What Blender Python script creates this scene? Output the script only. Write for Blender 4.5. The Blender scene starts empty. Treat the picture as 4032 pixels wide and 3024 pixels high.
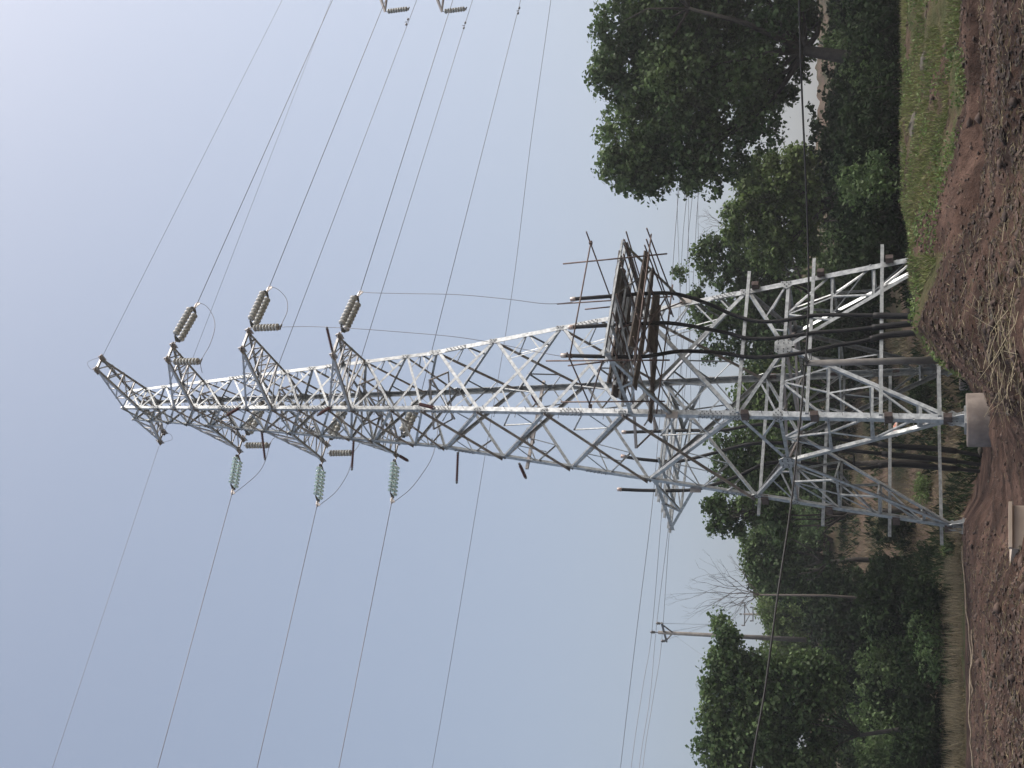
import bpy, math, random
import numpy as np
from mathutils import Vector, noise
R = math.radians
random.seed(7); rng = np.random.default_rng(7)
sc = bpy.context.scene

# ------------------------------------------------------------------ camera
# the photograph is a portrait frame lying on its side: the world's up is the picture's left
OZ = 1.65                                   # camera height over the flat red soil
FPX, TH, RO = 4762.2, R(19.223), -.02056
CT, ST = math.cos(TH), math.sin(TH)
cd = bpy.data.cameras.new('camera'); cam = bpy.data.objects.new('camera', cd)
sc.collection.objects.link(cam); sc.camera = cam
cd.sensor_fit = 'HORIZONTAL'; cd.sensor_width = 36; cd.lens = 36*FPX/4032
cd.clip_start = .1; cd.clip_end = 6000
fwd = Vector((0, CT, ST)); rgt = Vector((1, 0, 0)); dwn = Vector((0, ST, -CT))
pr = rgt*math.cos(RO) - dwn*math.sin(RO); pdn = rgt*math.sin(RO) + dwn*math.cos(RO)
from mathutils import Matrix
m3 = Matrix((pdn, pr, -fwd)).transposed()
cam.matrix_world = Matrix.Translation((0, 0, OZ)) @ m3.to_4x4()

# ------------------------------------------------------------------ sky, sun, exposure
SUN_AZ, SUN_EL = R(88), R(52)               # azimuth clockwise from +Y (the view direction), to the right
w = bpy.data.worlds.new('World'); sc.world = w; w.use_nodes = True
nt = w.node_tree; nt.nodes.clear()
sky = nt.nodes.new('ShaderNodeTexSky'); sky.sky_type = 'NISHITA'; sky.sun_disc = False
sky.sun_elevation = SUN_EL; sky.sun_rotation = SUN_AZ
sky.air_density = 1.0; sky.dust_density = 8.0; sky.ozone_density = 1.2; sky.altitude = 200
hs = nt.nodes.new('ShaderNodeHueSaturation'); hs.inputs['Saturation'].default_value = .80
bg = nt.nodes.new('ShaderNodeBackground'); bg.inputs['Strength'].default_value = .15
hs.inputs['Hue'].default_value = .496
wo = nt.nodes.new('ShaderNodeOutputWorld')
nt.links.new(sky.outputs[0], hs.inputs['Color']); nt.links.new(hs.outputs[0], bg.inputs[0]); nt.links.new(bg.outputs[0], wo.inputs[0])
sl = bpy.data.lights.new('sun', 'SUN'); so = bpy.data.objects.new('sun', sl); sc.collection.objects.link(so)
sl.energy = 1.05; sl.angle = R(10); sl.color = (1, .96, .90)
sd = Vector((math.sin(SUN_AZ)*math.cos(SUN_EL), math.cos(SUN_AZ)*math.cos(SUN_EL), math.sin(SUN_EL)))
so.rotation_euler = sd.to_track_quat('Z', 'Y').to_euler()
vs = sc.view_settings; vs.view_transform = 'Standard'; vs.look = 'None'; vs.exposure = .45; vs.gamma = 1

# ------------------------------------------------------------------ materials
def mat(name, col, rough=.8, metal=0., var=None, scale=5., detail=6., island=0., bump=0., spec=.5, trans=None, coords='Object', bscale=None):
    m = bpy.data.materials.new(name); m.use_nodes = True; n = m.node_tree.nodes; l = m.node_tree.links
    b = n['Principled BSDF']; b.inputs['Roughness'].default_value = rough; b.inputs['Metallic'].default_value = metal
    b.inputs['Specular IOR Level'].default_value = spec
    c = None
    if var:
        tc = n.new('ShaderNodeTexCoord'); tx = n.new('ShaderNodeTexNoise'); tx.inputs['Scale'].default_value = scale; tx.inputs['Detail'].default_value = detail
        l.new(tc.outputs[coords], tx.inputs['Vector'])
        r = n.new('ShaderNodeValToRGB'); r.color_ramp.elements[0].position = .35; r.color_ramp.elements[1].position = .65
        r.color_ramp.elements[0].color = (*col, 1); r.color_ramp.elements[1].color = (*var, 1)
        l.new(tx.outputs[0], r.inputs[0]); c = r.outputs[0]
        if bump:
            t2 = n.new('ShaderNodeTexNoise'); t2.inputs['Scale'].default_value = bscale or scale*3; t2.inputs['Detail'].default_value = 8
            l.new(tc.outputs[coords], t2.inputs['Vector'])
            bp = n.new('ShaderNodeBump'); bp.inputs['Strength'].default_value = bump; bp.inputs['Distance'].default_value = .05
            l.new(t2.outputs[0], bp.inputs['Height']); l.new(bp.outputs[0], b.inputs['Normal'])
    if island:
        g = n.new('ShaderNodeNewGeometry'); h = n.new('ShaderNodeHueSaturation')
        mr = n.new('ShaderNodeMapRange'); mr.inputs['To Min'].default_value = 1-island; mr.inputs['To Max'].default_value = 1+island
        l.new(g.outputs['Random Per Island'], mr.inputs[0]); l.new(mr.outputs[0], h.inputs['Value'])
        if c: l.new(c, h.inputs['Color'])
        else: h.inputs['Color'].default_value = (*col, 1)
        c = h.outputs[0]
    if c: l.new(c, b.inputs['Base Color'])
    else: b.inputs['Base Color'].default_value = (*col, 1)
    if trans:
        t = n.new('ShaderNodeBsdfTranslucent'); mx = n.new('ShaderNodeMixShader'); mx.inputs[0].default_value = trans
        if c: l.new(c, t.inputs[0])
        else: t.inputs[0].default_value = (*col, 1)
        l.new(b.outputs[0], mx.inputs[1]); l.new(t.outputs[0], mx.inputs[2]); l.new(mx.outputs[0], n['Material Output'].inputs[0])
    return m
M = dict(
 steel=mat('galvanised_steel', (.27, .29, .30), .42, .55, (.46, .485, .49), 7., island=.15),
 steel_old_shaded=mat('galvanised_steel_aged_shaded', (.34, .30, .28), .45, .55, (.42, .40, .38), 2.5, island=.15),  # aged steel; on cross braces its brown stands in for shaded undersides
 steel_arm=mat('galvanised_steel_arm', (.36, .36, .36), .42, .55, (.50, .50, .50), 5., island=.15),
 bolt=mat('bolt_steel', (.10, .10, .11), .5, .5),
 pipe=mat('rusty_scaffold_pipe', (.11, .07, .055), .6, .3, (.17, .13, .12), 6.),
 plank=mat('wet_plank', (.070, .058, .050), .9, 0, (.17, .145, .125), 3., island=.3),
 porcelain=mat('glazed_porcelain', (.42, .43, .41), .3, 0, (.50, .51, .48), 3.),
 glass=mat('toughened_glass', (.80, .92, .88), .06, 0, trans=.35, spec=1.),
 polymer=mat('red_brown_polymer', (.12, .035, .032), .45),
 fitting=mat('forged_fitting', (.20, .20, .20), .5, .5),
 clamp=mat('bright_clamp', (.62, .58, .55), .4, .3),
 wire=mat('stranded_aluminium', (.22, .22, .24), .5, .5),
 rubber=mat('black_cable_sheath', (.010, .010, .011), .6, spec=.3),
 capw=mat('silver_cable_end', (.60, .58, .54), .4, .2, (.35, .20, .15), 14.),
 rope=mat('black_bundle_sheath', (.035, .035, .035), .7),
 conc=mat('cast_concrete', (.15, .125, .11), .95, 0, (.25, .215, .19), 2.2, bump=.4),
 conc2=mat('sawn_concrete', (.40, .33, .26), .9, 0, (.46, .39, .32), 2., bump=.25),
 polec=mat('weathered_pole_concrete', (.15, .14, .13), .9, 0, (.21, .20, .185), 4.),
 bark=mat('bark', (.022, .019, .016), .9, 0, (.045, .038, .030), 6., bump=.5),
 twig=mat('dead_twig', (.10, .085, .075), .9),
 leaf_dark=mat('broad_leaf', (.056, .100, .038), .6, 0, (.120, .180, .068), .45, island=.5, trans=.35, spec=.25),
 leaf_light=mat('light_leaf', (.090, .145, .042), .6, 0, (.165, .230, .078), .6, island=.45, trans=.35, spec=.3),
 leaf_bush=mat('bush_leaf', (.012, .024, .010), .8, 0, (.028, .046, .018), .5, island=.4, trans=.15, spec=.08),  # near-black leaf colour also holds the shadow inside the undergrowth
 grass=mat('green_grass', (.10, .14, .035), .8, 0, (.19, .20, .07), .8, island=.35, trans=.2),
 drygrass=mat('dry_grass', (.12, .098, .055), .85, 0, (.19, .16, .09), .8, island=.35, trans=.15),
 stub=mat('stubble_straw', (.24, .20, .125), .8, 0, island=.4, trans=.2),
 straw=mat('pale_straw', (.27, .23, .145), .7, 0, island=.3),
 bamboo=mat('dry_bamboo', (.14, .11, .075), .6, 0, (.24, .19, .13), 8.),
 clod=mat('red_clod', (.034, .024, .020), .95, 0, (.110, .074, .058), .45, island=.3, bump=.5),
 stone=mat('grey_stone', (.060, .055, .042), .95, 0, (.105, .095, .075), 4., bump=.4),
 bag=mat('crumpled_plastic', (.75, .70, .66), .5, 0, (.60, .20, .10), 6.),
)

# ------------------------------------------------------------------ mesh helpers
def V(*a): return np.array(a[0] if len(a) == 1 else a, float)
def unit(a): return a/np.linalg.norm(a)
class MB:
    def __init__(s): s.v = []; s.f = []
    def add(s, vs, fs):
        o = len(s.v); s.v += [tuple(map(float, q)) for q in vs]; s.f += [tuple(i+o for i in q) for q in fs]
    def prism(s, prof0, prof1):
        k = len(prof0); s.add(list(prof0)+list(prof1), [tuple(range(k))[::-1], tuple(range(k, 2*k))]+[(i, (i+1) % k, k+(i+1) % k, k+i) for i in range(k)])
    def angle(s, p, q, wd, e1, e2, t=None):            # steel angle bar, corner on the line p-q
        p = V(p); q = V(q); d = unit(q-p); e1 = V(e1); e1 = unit(e1-d*(e1@d)); e2 = V(e2); e2 = e2-d*(e2@d); e2 = unit(e2-e1*(e2@e1)); t = t or max(.008, wd*.1)
        pf = [(0, 0), (wd, 0), (wd, t), (t, t), (t, wd), (0, wd)]
        s.prism([p+e1*a+e2*b for a, b in pf], [q+e1*a+e2*b for a, b in pf])
    def box(s, p, q, w1, w2, up=(0, 0, 1)):            # bar of w1 x w2 centred on p-q
        p = V(p); q = V(q); d = unit(q-p); up = V(up)
        if abs(d@up) > .98: up = V(1, 0, 0)
        a = unit(np.cross(d, up)); b = np.cross(a, d)
        c = [(-w1/2, -w2/2), (w1/2, -w2/2), (w1/2, w2/2), (-w1/2, w2/2)]
        s.prism([p+a*x+b*y for x, y in c], [q+a*x+b*y for x, y in c])
    def tube(s, pts, r, n=8, cap=True):
        pts = [V(p) for p in pts]; rs = r if hasattr(r, '__len__') else [r]*len(pts)
        o = len(s.v); up = V(0, 0, 1); a = None
        for i, p in enumerate(pts):
            d = unit(pts[min(i+1, len(pts)-1)]-pts[max(i-1, 0)])
            if a is None:
                a = np.cross(d, up)
                if np.linalg.norm(a) < .1: a = np.cross(d, V(1, 0, 0))
            a = unit(a-d*(a@d)); b = np.cross(d, a)
            for k in range(n):
                an = 2*math.pi*k/n; s.v.append(tuple(p+rs[i]*(a*math.cos(an)+b*math.sin(an))))
        for i in range(len(pts)-1):
            for k in range(n):
                s.f.append((o+i*n+k, o+i*n+(k+1) % n, o+(i+1)*n+(k+1) % n, o+(i+1)*n+k))
        if cap: s.f.append(tuple(o+k for k in range(n))[::-1]); e = o+(len(pts)-1)*n; s.f.append(tuple(e+k for k in range(n)))
    def plate(s, c, e1, e2, nrm, poly, t=.014, bolts=None):
        c = V(c); e1 = unit(V(e1)); e2 = unit(V(e2)); nrm = unit(V(nrm))
        s.prism([c+e1*a+e2*b for a, b in poly], [c+e1*a+e2*b+nrm*t for a, b in poly])
    def build(s, name, m, parent=None, smooth=False):
        me = bpy.data.meshes.new(name); me.from_pydata(s.v, [], s.f); me.update()
        me.materials.append(m)
        if smooth: me.polygons.foreach_set('use_smooth', [True]*len(me.polygons))
        o = bpy.data.objects.new(name, me); sc.collection.objects.link(o)
        if parent: o.parent = parent; o.matrix_parent_inverse = Matrix.Translation(-Vector(parent.location))
        return o
def part_empty(name, parent, at_):                      # a part made of sub-parts
    e = bpy.data.objects.new(name, None); e.empty_display_size = .1; e.location = [float(q) for q in at_]; sc.collection.objects.link(e)
    e.parent = parent; e.matrix_parent_inverse = Matrix.Translation(-Vector(parent.location)); return e
class Queue:                                           # the hundred largest of a kind become parts, the rest one part
    def __init__(s, parent): s.q = {}; s.p = parent
    def add(s, size, name, mb, m): s.q.setdefault(name, []).append((size, mb, m))
    def flush(s):
        for name, l in s.q.items():
            l.sort(key=lambda a: -a[0])
            for sz, mb, m in l[:100]: mb.build(name, m, s.p)
            if l[100:]:
                r = MB()
                for sz, mb, m in l[100:]: r.add(mb.v, mb.f)
                o = r.build(name+'_rest', l[100][2], s.p); o['kind'] = 'stuff'
def quads(name, m, cen, ax, bx, parent=None, bend=None):      # many leaf shaped faces: centre, half length and half width vectors (arrays)
    n = len(cen); v = np.empty((n, 4, 3)); v[:, 0] = cen-ax; v[:, 1] = cen+bx-.15*ax; v[:, 2] = cen+ax; v[:, 3] = cen-bx-.15*ax
    me = bpy.data.meshes.new(name); me.vertices.add(n*4); me.vertices.foreach_set('co', v.ravel())
    me.loops.add(n*4); me.loops.foreach_set('vertex_index', np.arange(n*4, dtype=np.int32)); me.polygons.add(n)
    me.polygons.foreach_set('loop_start', np.arange(0, n*4, 4, dtype=np.int32)); me.polygons.foreach_set('loop_total', np.full(n, 4, dtype=np.int32))
    me.update(calc_edges=True); me.materials.append(m)
    o = bpy.data.objects.new(name, me); sc.collection.objects.link(o)
    if parent: o.parent = parent; o.matrix_parent_inverse = Matrix.Translation(-Vector(parent.location))
    return o
def tag(o, label=None, cat=None, group=None, kind=None):
    if label: o['label'] = label
    if cat: o['category'] = cat
    if group: o['group'] = group
    if kind: o['kind'] = kind
    return o
def thing(name, loc, label, cat, group=None):
    o = bpy.data.objects.new(name, None); o.empty_display_size = .2; o.location = [float(q) for q in loc]; sc.collection.objects.link(o)
    return tag(o, label, cat, group)

# ------------------------------------------------------------------ measuring: rays through the photograph (full size pixels), z measured from the lens
def ray(x, y):
    a = 1512-y; b = x-2016; u = a*math.cos(RO)+b*math.sin(RO); v = -a*math.sin(RO)+b*math.cos(RO)
    return V(u, FPX*CT+v*ST, FPX*ST-v*CT)
def at(x, y, Y): d = ray(x, y); return d*(Y/d[1])+V(0, 0, OZ)
X0, YAW, DY = -.5599, -.16484, 43.
AX = V(X0, DY, OZ)                                      # tower axis; tower z below is counted from the lens height
aa = YAW+math.pi/4; N_ = V(math.sin(aa), -math.cos(aa), 0); T_ = V(math.cos(aa), math.sin(aa), 0); UZ = V(0, 0, 1)
def onplane(x, y, d): r = ray(x, y); k = (d+N_@V(X0, DY, 0))/(N_@r); return r*k+V(0, 0, OZ)
def loc(d, t, z): return AX+N_*d+T_*t+UZ*z
def S(z): return 4.652-.152*z if z < 18.3 else 1.870-.0885*(z-18.3)
def leg(k, z, ax=AX): a = YAW+k*math.pi/2; s = S(z); return ax+V(s*math.sin(a), -s*math.cos(a), z)
FN = [N_, T_, -N_, -T_]                                 # outward normals of the four faces: legs k and k+1

# ------------------------------------------------------------------ terrain: one sheet, profiles of (distance, picture height) per picture row
COLS = {
 -2600: [(4, 4700), (14, 4060), (22, 3860), (30, 3620), (36, 3600), (50, 3560), (75, 3420), (110, 3230), (170, 3330), (400, 3520)],
 -400: [(4, 4800), (14, 4100), (20, 3930), (21.6, 3865), (22.4, 3960), (24.2, 3960), (24.7, 3820), (27, 3770), (33, 3610), (36, 3565), (46, 3590), (60, 3500), (85, 3330), (110, 3215), (170, 3330), (400, 3540)],
 60:  [(4, 4800), (14, 4090), (20, 3910), (21.6, 3862), (22.4, 3960), (24.2, 3960), (24.7, 3815), (27, 3765), (33, 3610), (36, 3560), (46, 3590), (60, 3500), (85, 3330), (110, 3225), (170, 3340), (400, 3550)],
 450: [(4, 4800), (14, 4110), (20, 3910), (21.6, 3862), (22.4, 3960), (24.2, 3960), (24.7, 3815), (27, 3765), (33, 3600), (36, 3560), (46, 3590), (60, 3500), (85, 3330), (110, 3225), (170, 3340), (400, 3550)],
 800: [(4, 4800), (14, 4080), (18, 3960), (20.8, 3862), (21.8, 3900), (23.6, 3880), (24.1, 3745), (27, 3670), (30, 3590), (34, 3560), (46, 3590), (60, 3490), (85, 3320), (110, 3180), (170, 3340), (400, 3550)],
 1000: [(4, 4800), (13, 4060), (18, 3890), (23, 3740), (28, 3600), (33, 3600), (40, 3640), (48, 3600), (60, 3500), (85, 3300), (110, 3130), (170, 3340), (400, 3560)],
 1290: [(4, 4800), (12, 4040), (17, 3860), (22, 3690), (26, 3585), (32, 3680), (40, 3720), (48, 3680), (60, 3520), (85, 3260), (110, 3110), (170, 3350), (400, 3570)],
 1420: [(4, 4800), (12, 4080), (17, 3900), (22, 3770), (26, 3700), (32, 3800), (40, 3790), (48, 3720), (60, 3560), (85, 3260), (110, 3110), (170, 3350), (400, 3570)],
 1500: [(4, 4800), (12, 4120), (17, 3960), (22, 3850), (26, 3815), (32, 3870), (40, 3860), (48, 3800), (60, 3600), (85, 3260), (110, 3110), (170, 3350), (400, 3580)],
 1600: [(4, 4850), (12, 4200), (17, 4000), (22, 3960), (26, 3960), (32, 3930), (40, 3880), (48, 3850), (60, 3620), (85, 3260), (110, 3110), (170, 3350), (400, 3580)],
 1800: [(4, 4900), (12, 4290), (17, 4140), (22, 4070), (26, 4010), (32, 3950), (40, 3890), (48, 3860), (60, 3640), (85, 3270), (110, 3100), (170, 3360), (400, 3590)],
 2060: [(4, 4900), (12, 4390), (17, 4240), (22, 4110), (26, 4030), (32, 3935), (39, 3808), (43, 3796), (48, 3780), (60, 3600), (85, 3250), (110, 3100), (170, 3360), (400, 3600)],
 1960: [(4, 4900), (12, 4390), (17, 4240), (22, 4110), (26, 4020), (32, 3945), (40, 3870), (48, 3835), (60, 3620), (85, 3260), (110, 3100), (170, 3360), (400, 3600)],
 2190: [(4, 4900), (12, 4300), (17, 4160), (22, 4040), (26, 3960), (32, 3890), (39, 3806), (43, 3790), (48, 3770), (60, 3590), (85, 3240), (110, 3100), (170, 3370), (400, 3600)],
 2400: [(4, 4900), (12, 4230), (17, 4060), (22, 3940), (26, 3890), (32, 3850), (39, 3818), (43, 3795), (48, 3770), (60, 3570), (85, 3280), (110, 3130), (170, 3370), (400, 3600)],
 2700: [(4, 4900), (12, 4230), (17, 4060), (22, 3950), (26, 3900), (32, 3860), (39, 3826), (43, 3800), (48, 3770), (60, 3580), (85, 3330), (110, 3180), (170, 3370), (400, 3610)],
 3100: [(4, 4900), (12, 4250), (17, 4070), (22, 3960), (26, 3910), (32, 3875), (39, 3842), (43, 3800), (48, 3760), (60, 3590), (85, 3360), (110, 3200), (170, 3380), (400, 3620)],
 5600: [(4, 4950), (12, 4300), (17, 4110), (22, 4010), (26, 3960), (32, 3920), (43, 3850), (60, 3640), (85, 3420), (110, 3280), (170, 3430), (400, 3670)],
}
cys = sorted(COLS); LY = np.log(np.concatenate([np.linspace(4, 11.5, 9), np.exp(np.linspace(math.log(12), math.log(50), 270)), np.exp(np.linspace(math.log(50.5), math.log(400), 75))]))
tab = np.array([np.interp(LY, [math.log(a) for a, b in COLS[c]], [b for a, b in COLS[c]]) for c in cys])
def smooth_cols(y): return np.array([np.interp(y, cys, tab[:, i]) for i in range(len(LY))])
def rough(X, Y):
    a = .13*noise.fractal(Vector((X*.35, Y*.35, 3)), .9, 2.1, 4) + .055*noise.fractal(Vector((X*1.7, Y*1.7, 9)), .8, 2.2, 4)
    a += .022*noise.fractal(Vector((X*5.5, Y*5.5, 2)), .8, 2.1, 4)*(1 if Y < 50 else 0)
    k = 1.15 if Y < 37 else max(.25, 1-(Y-37)/6) if Y < 50 else min(4., .25+(Y-50)*.09)
    return a*k
ys = np.concatenate([np.linspace(-2600, -450, 14), np.linspace(-400, 3200, 330), np.linspace(3300, 5600, 14)])
fv = []; gz = []
for y in ys:
    col = smooth_cols(y); 
    for L, v in zip(LY, col):
        Y = math.exp(L); P = at(v, y, Y); P[2] += rough(P[0], Y)*(min(1., Y/14)); fv.append(tuple(P))
nr = len(LY); ff = [(i*nr+j, (i+1)*nr+j, (i+1)*nr+j+1, i*nr+j+1) for i in range(len(ys)-1) for j in range(nr-1)]
G = np.array(fv).reshape(len(ys), nr, 3)
def gh(X, Y):                                          # height of the terrain below a point
    L = math.log(max(4.01, min(399, Y))); j0 = min(int(np.searchsorted(LY, L))-1, nr-2); fj = (L-LY[j0])/(LY[j0+1]-LY[j0])
    xs = G[:, j0, 0]*(1-fj)+G[:, j0+1, 0]*fj; zs = G[:, j0, 2]*(1-fj)+G[:, j0+1, 2]*fj
    return float(np.interp(X, xs[::-1], zs[::-1]))
tm = bpy.data.meshes.new('terrain'); tm.from_pydata(fv, [], ff); tm.update(); tm.polygons.foreach_set('use_smooth', [True]*len(tm.polygons))
ter = bpy.data.objects.new('terrain', tm); sc.collection.objects.link(ter); tag(ter, kind='structure')
def soil_mat():
    m = bpy.data.materials.new('red_soil_and_turf'); m.use_nodes = True; n = m.node_tree.nodes; l = m.node_tree.links; b = n['Principled BSDF']; b.inputs['Roughness'].default_value = .95; b.inputs['Specular IOR Level'].default_value = .15
    geo = n.new('ShaderNodeNewGeometry')
    def nz(s, d=8):
        t = n.new('ShaderNodeTexNoise'); t.inputs['Scale'].default_value = s; t.inputs['Detail'].default_value = d; t.inputs['Roughness'].default_value = .65; l.new(geo.outputs['Position'], t.inputs['Vector']); return t.outputs[0]
    def ramp(src, *els):
        r = n.new('ShaderNodeValToRGB'); e = r.color_ramp.elements; e[0].position = els[0][0]; e[0].color = (*els[0][1], 1); e[1].position = els[-1][0]; e[1].color = (*els[-1][1], 1)
        for p, c in els[1:-1]: q = e.new(p); q.color = (*c, 1)
        l.new(src, r.inputs[0]); return r.outputs[0]
    soil = ramp(nz(1.6), (.33, (.052, .033, .025)), (.5, (.092, .056, .042)), (.66, (.140, .088, .066)))
    turf = ramp(nz(.7), (.36, (.045, .058, .020)), (.5, (.075, .070, .032)), (.64, (.10, .075, .048)))
    far = ramp(nz(.22), (.38, (.040, .048, .022)), (.48, (.075, .062, .040)), (.6, (.120, .085, .064)))
    at_ = n.new('ShaderNodeAttribute'); at_.attribute_name = 'cover'; sp = n.new('ShaderNodeSeparateColor'); l.new(at_.outputs['Color'], sp.inputs[0])
    damp_shade = ramp(nz(.45, 3), (.40, (.40, .38, .38)), (.60, (.98, .98, 1.0))); mm = n.new('ShaderNodeMixRGB'); mm.blend_type = 'MULTIPLY'; mm.inputs[0].default_value = 1; l.new(soil, mm.inputs[1]); l.new(damp_shade, mm.inputs[2]); soil = mm.outputs[0]  # dark noise patches: damp soil, deepened to stand in for shaded hollows
    m1 = n.new('ShaderNodeMixRGB'); l.new(sp.outputs[0], m1.inputs[0]); l.new(soil, m1.inputs[1]); l.new(turf, m1.inputs[2])
    m2 = n.new('ShaderNodeMixRGB'); l.new(sp.outputs[1], m2.inputs[0]); l.new(m1.outputs[0], m2.inputs[1]); l.new(far, m2.inputs[2])
    l.new(m2.outputs[0], b.inputs['Base Color'])
    bp = n.new('ShaderNodeBump'); bp.inputs['Strength'].default_value = .9; bp.inputs['Distance'].default_value = .12; l.new(nz(7, 10), bp.inputs['Height']); l.new(bp.outputs[0], b.inputs['Normal'])
    return m
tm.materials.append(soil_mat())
def cover(X, Y, y):                                    # what grows where: (turf, scrub land)
    far = min(1, max(0, (Y-47)/6)); k = noise.noise(Vector((X*.35, Y*.35, 0)))*1.8+noise.noise(Vector((X*1.5, Y*1.5, 0)))*.8
    tu = 0.
    if y < 820: tu = 1 if 25.6+k < Y < 38 else 0
    elif y < 1000: tu = 1 if 29+k < Y < 38 else 0
    elif y < 1480: tu = .9 if 25.5+k*2 < Y < 38 else 0
    if y > 2130 and Y > 42.5: tu = 1
    if 38 < Y < 48 and y < 1500: tu = .8
    if noise.fractal(Vector((X*.7, Y*.9, 8)), .9, 2, 3) > .28: tu *= .25
    return tu, far
ca = tm.color_attributes.new('cover', 'FLOAT_COLOR', 'POINT'); cdat = []
for i, y in enumerate(ys):
    for j in range(nr):
        a, b_ = cover(G[i, j, 0], G[i, j, 1], y); cdat += [a, b_, 0, 1]
ca.data.foreach_set('color', cdat)
gm = MB(); k = 48; gm.add([(520*math.cos(2*math.pi*i/k), 170+520*math.sin(2*math.pi*i/k), -5.) for i in range(k)], [tuple(range(k))])
go = gm.build('ground', mat('distant_soil', (.10, .09, .055), .95, 0, (.15, .11, .08), .05, coords='Object')); tag(go, kind='structure')

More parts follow.
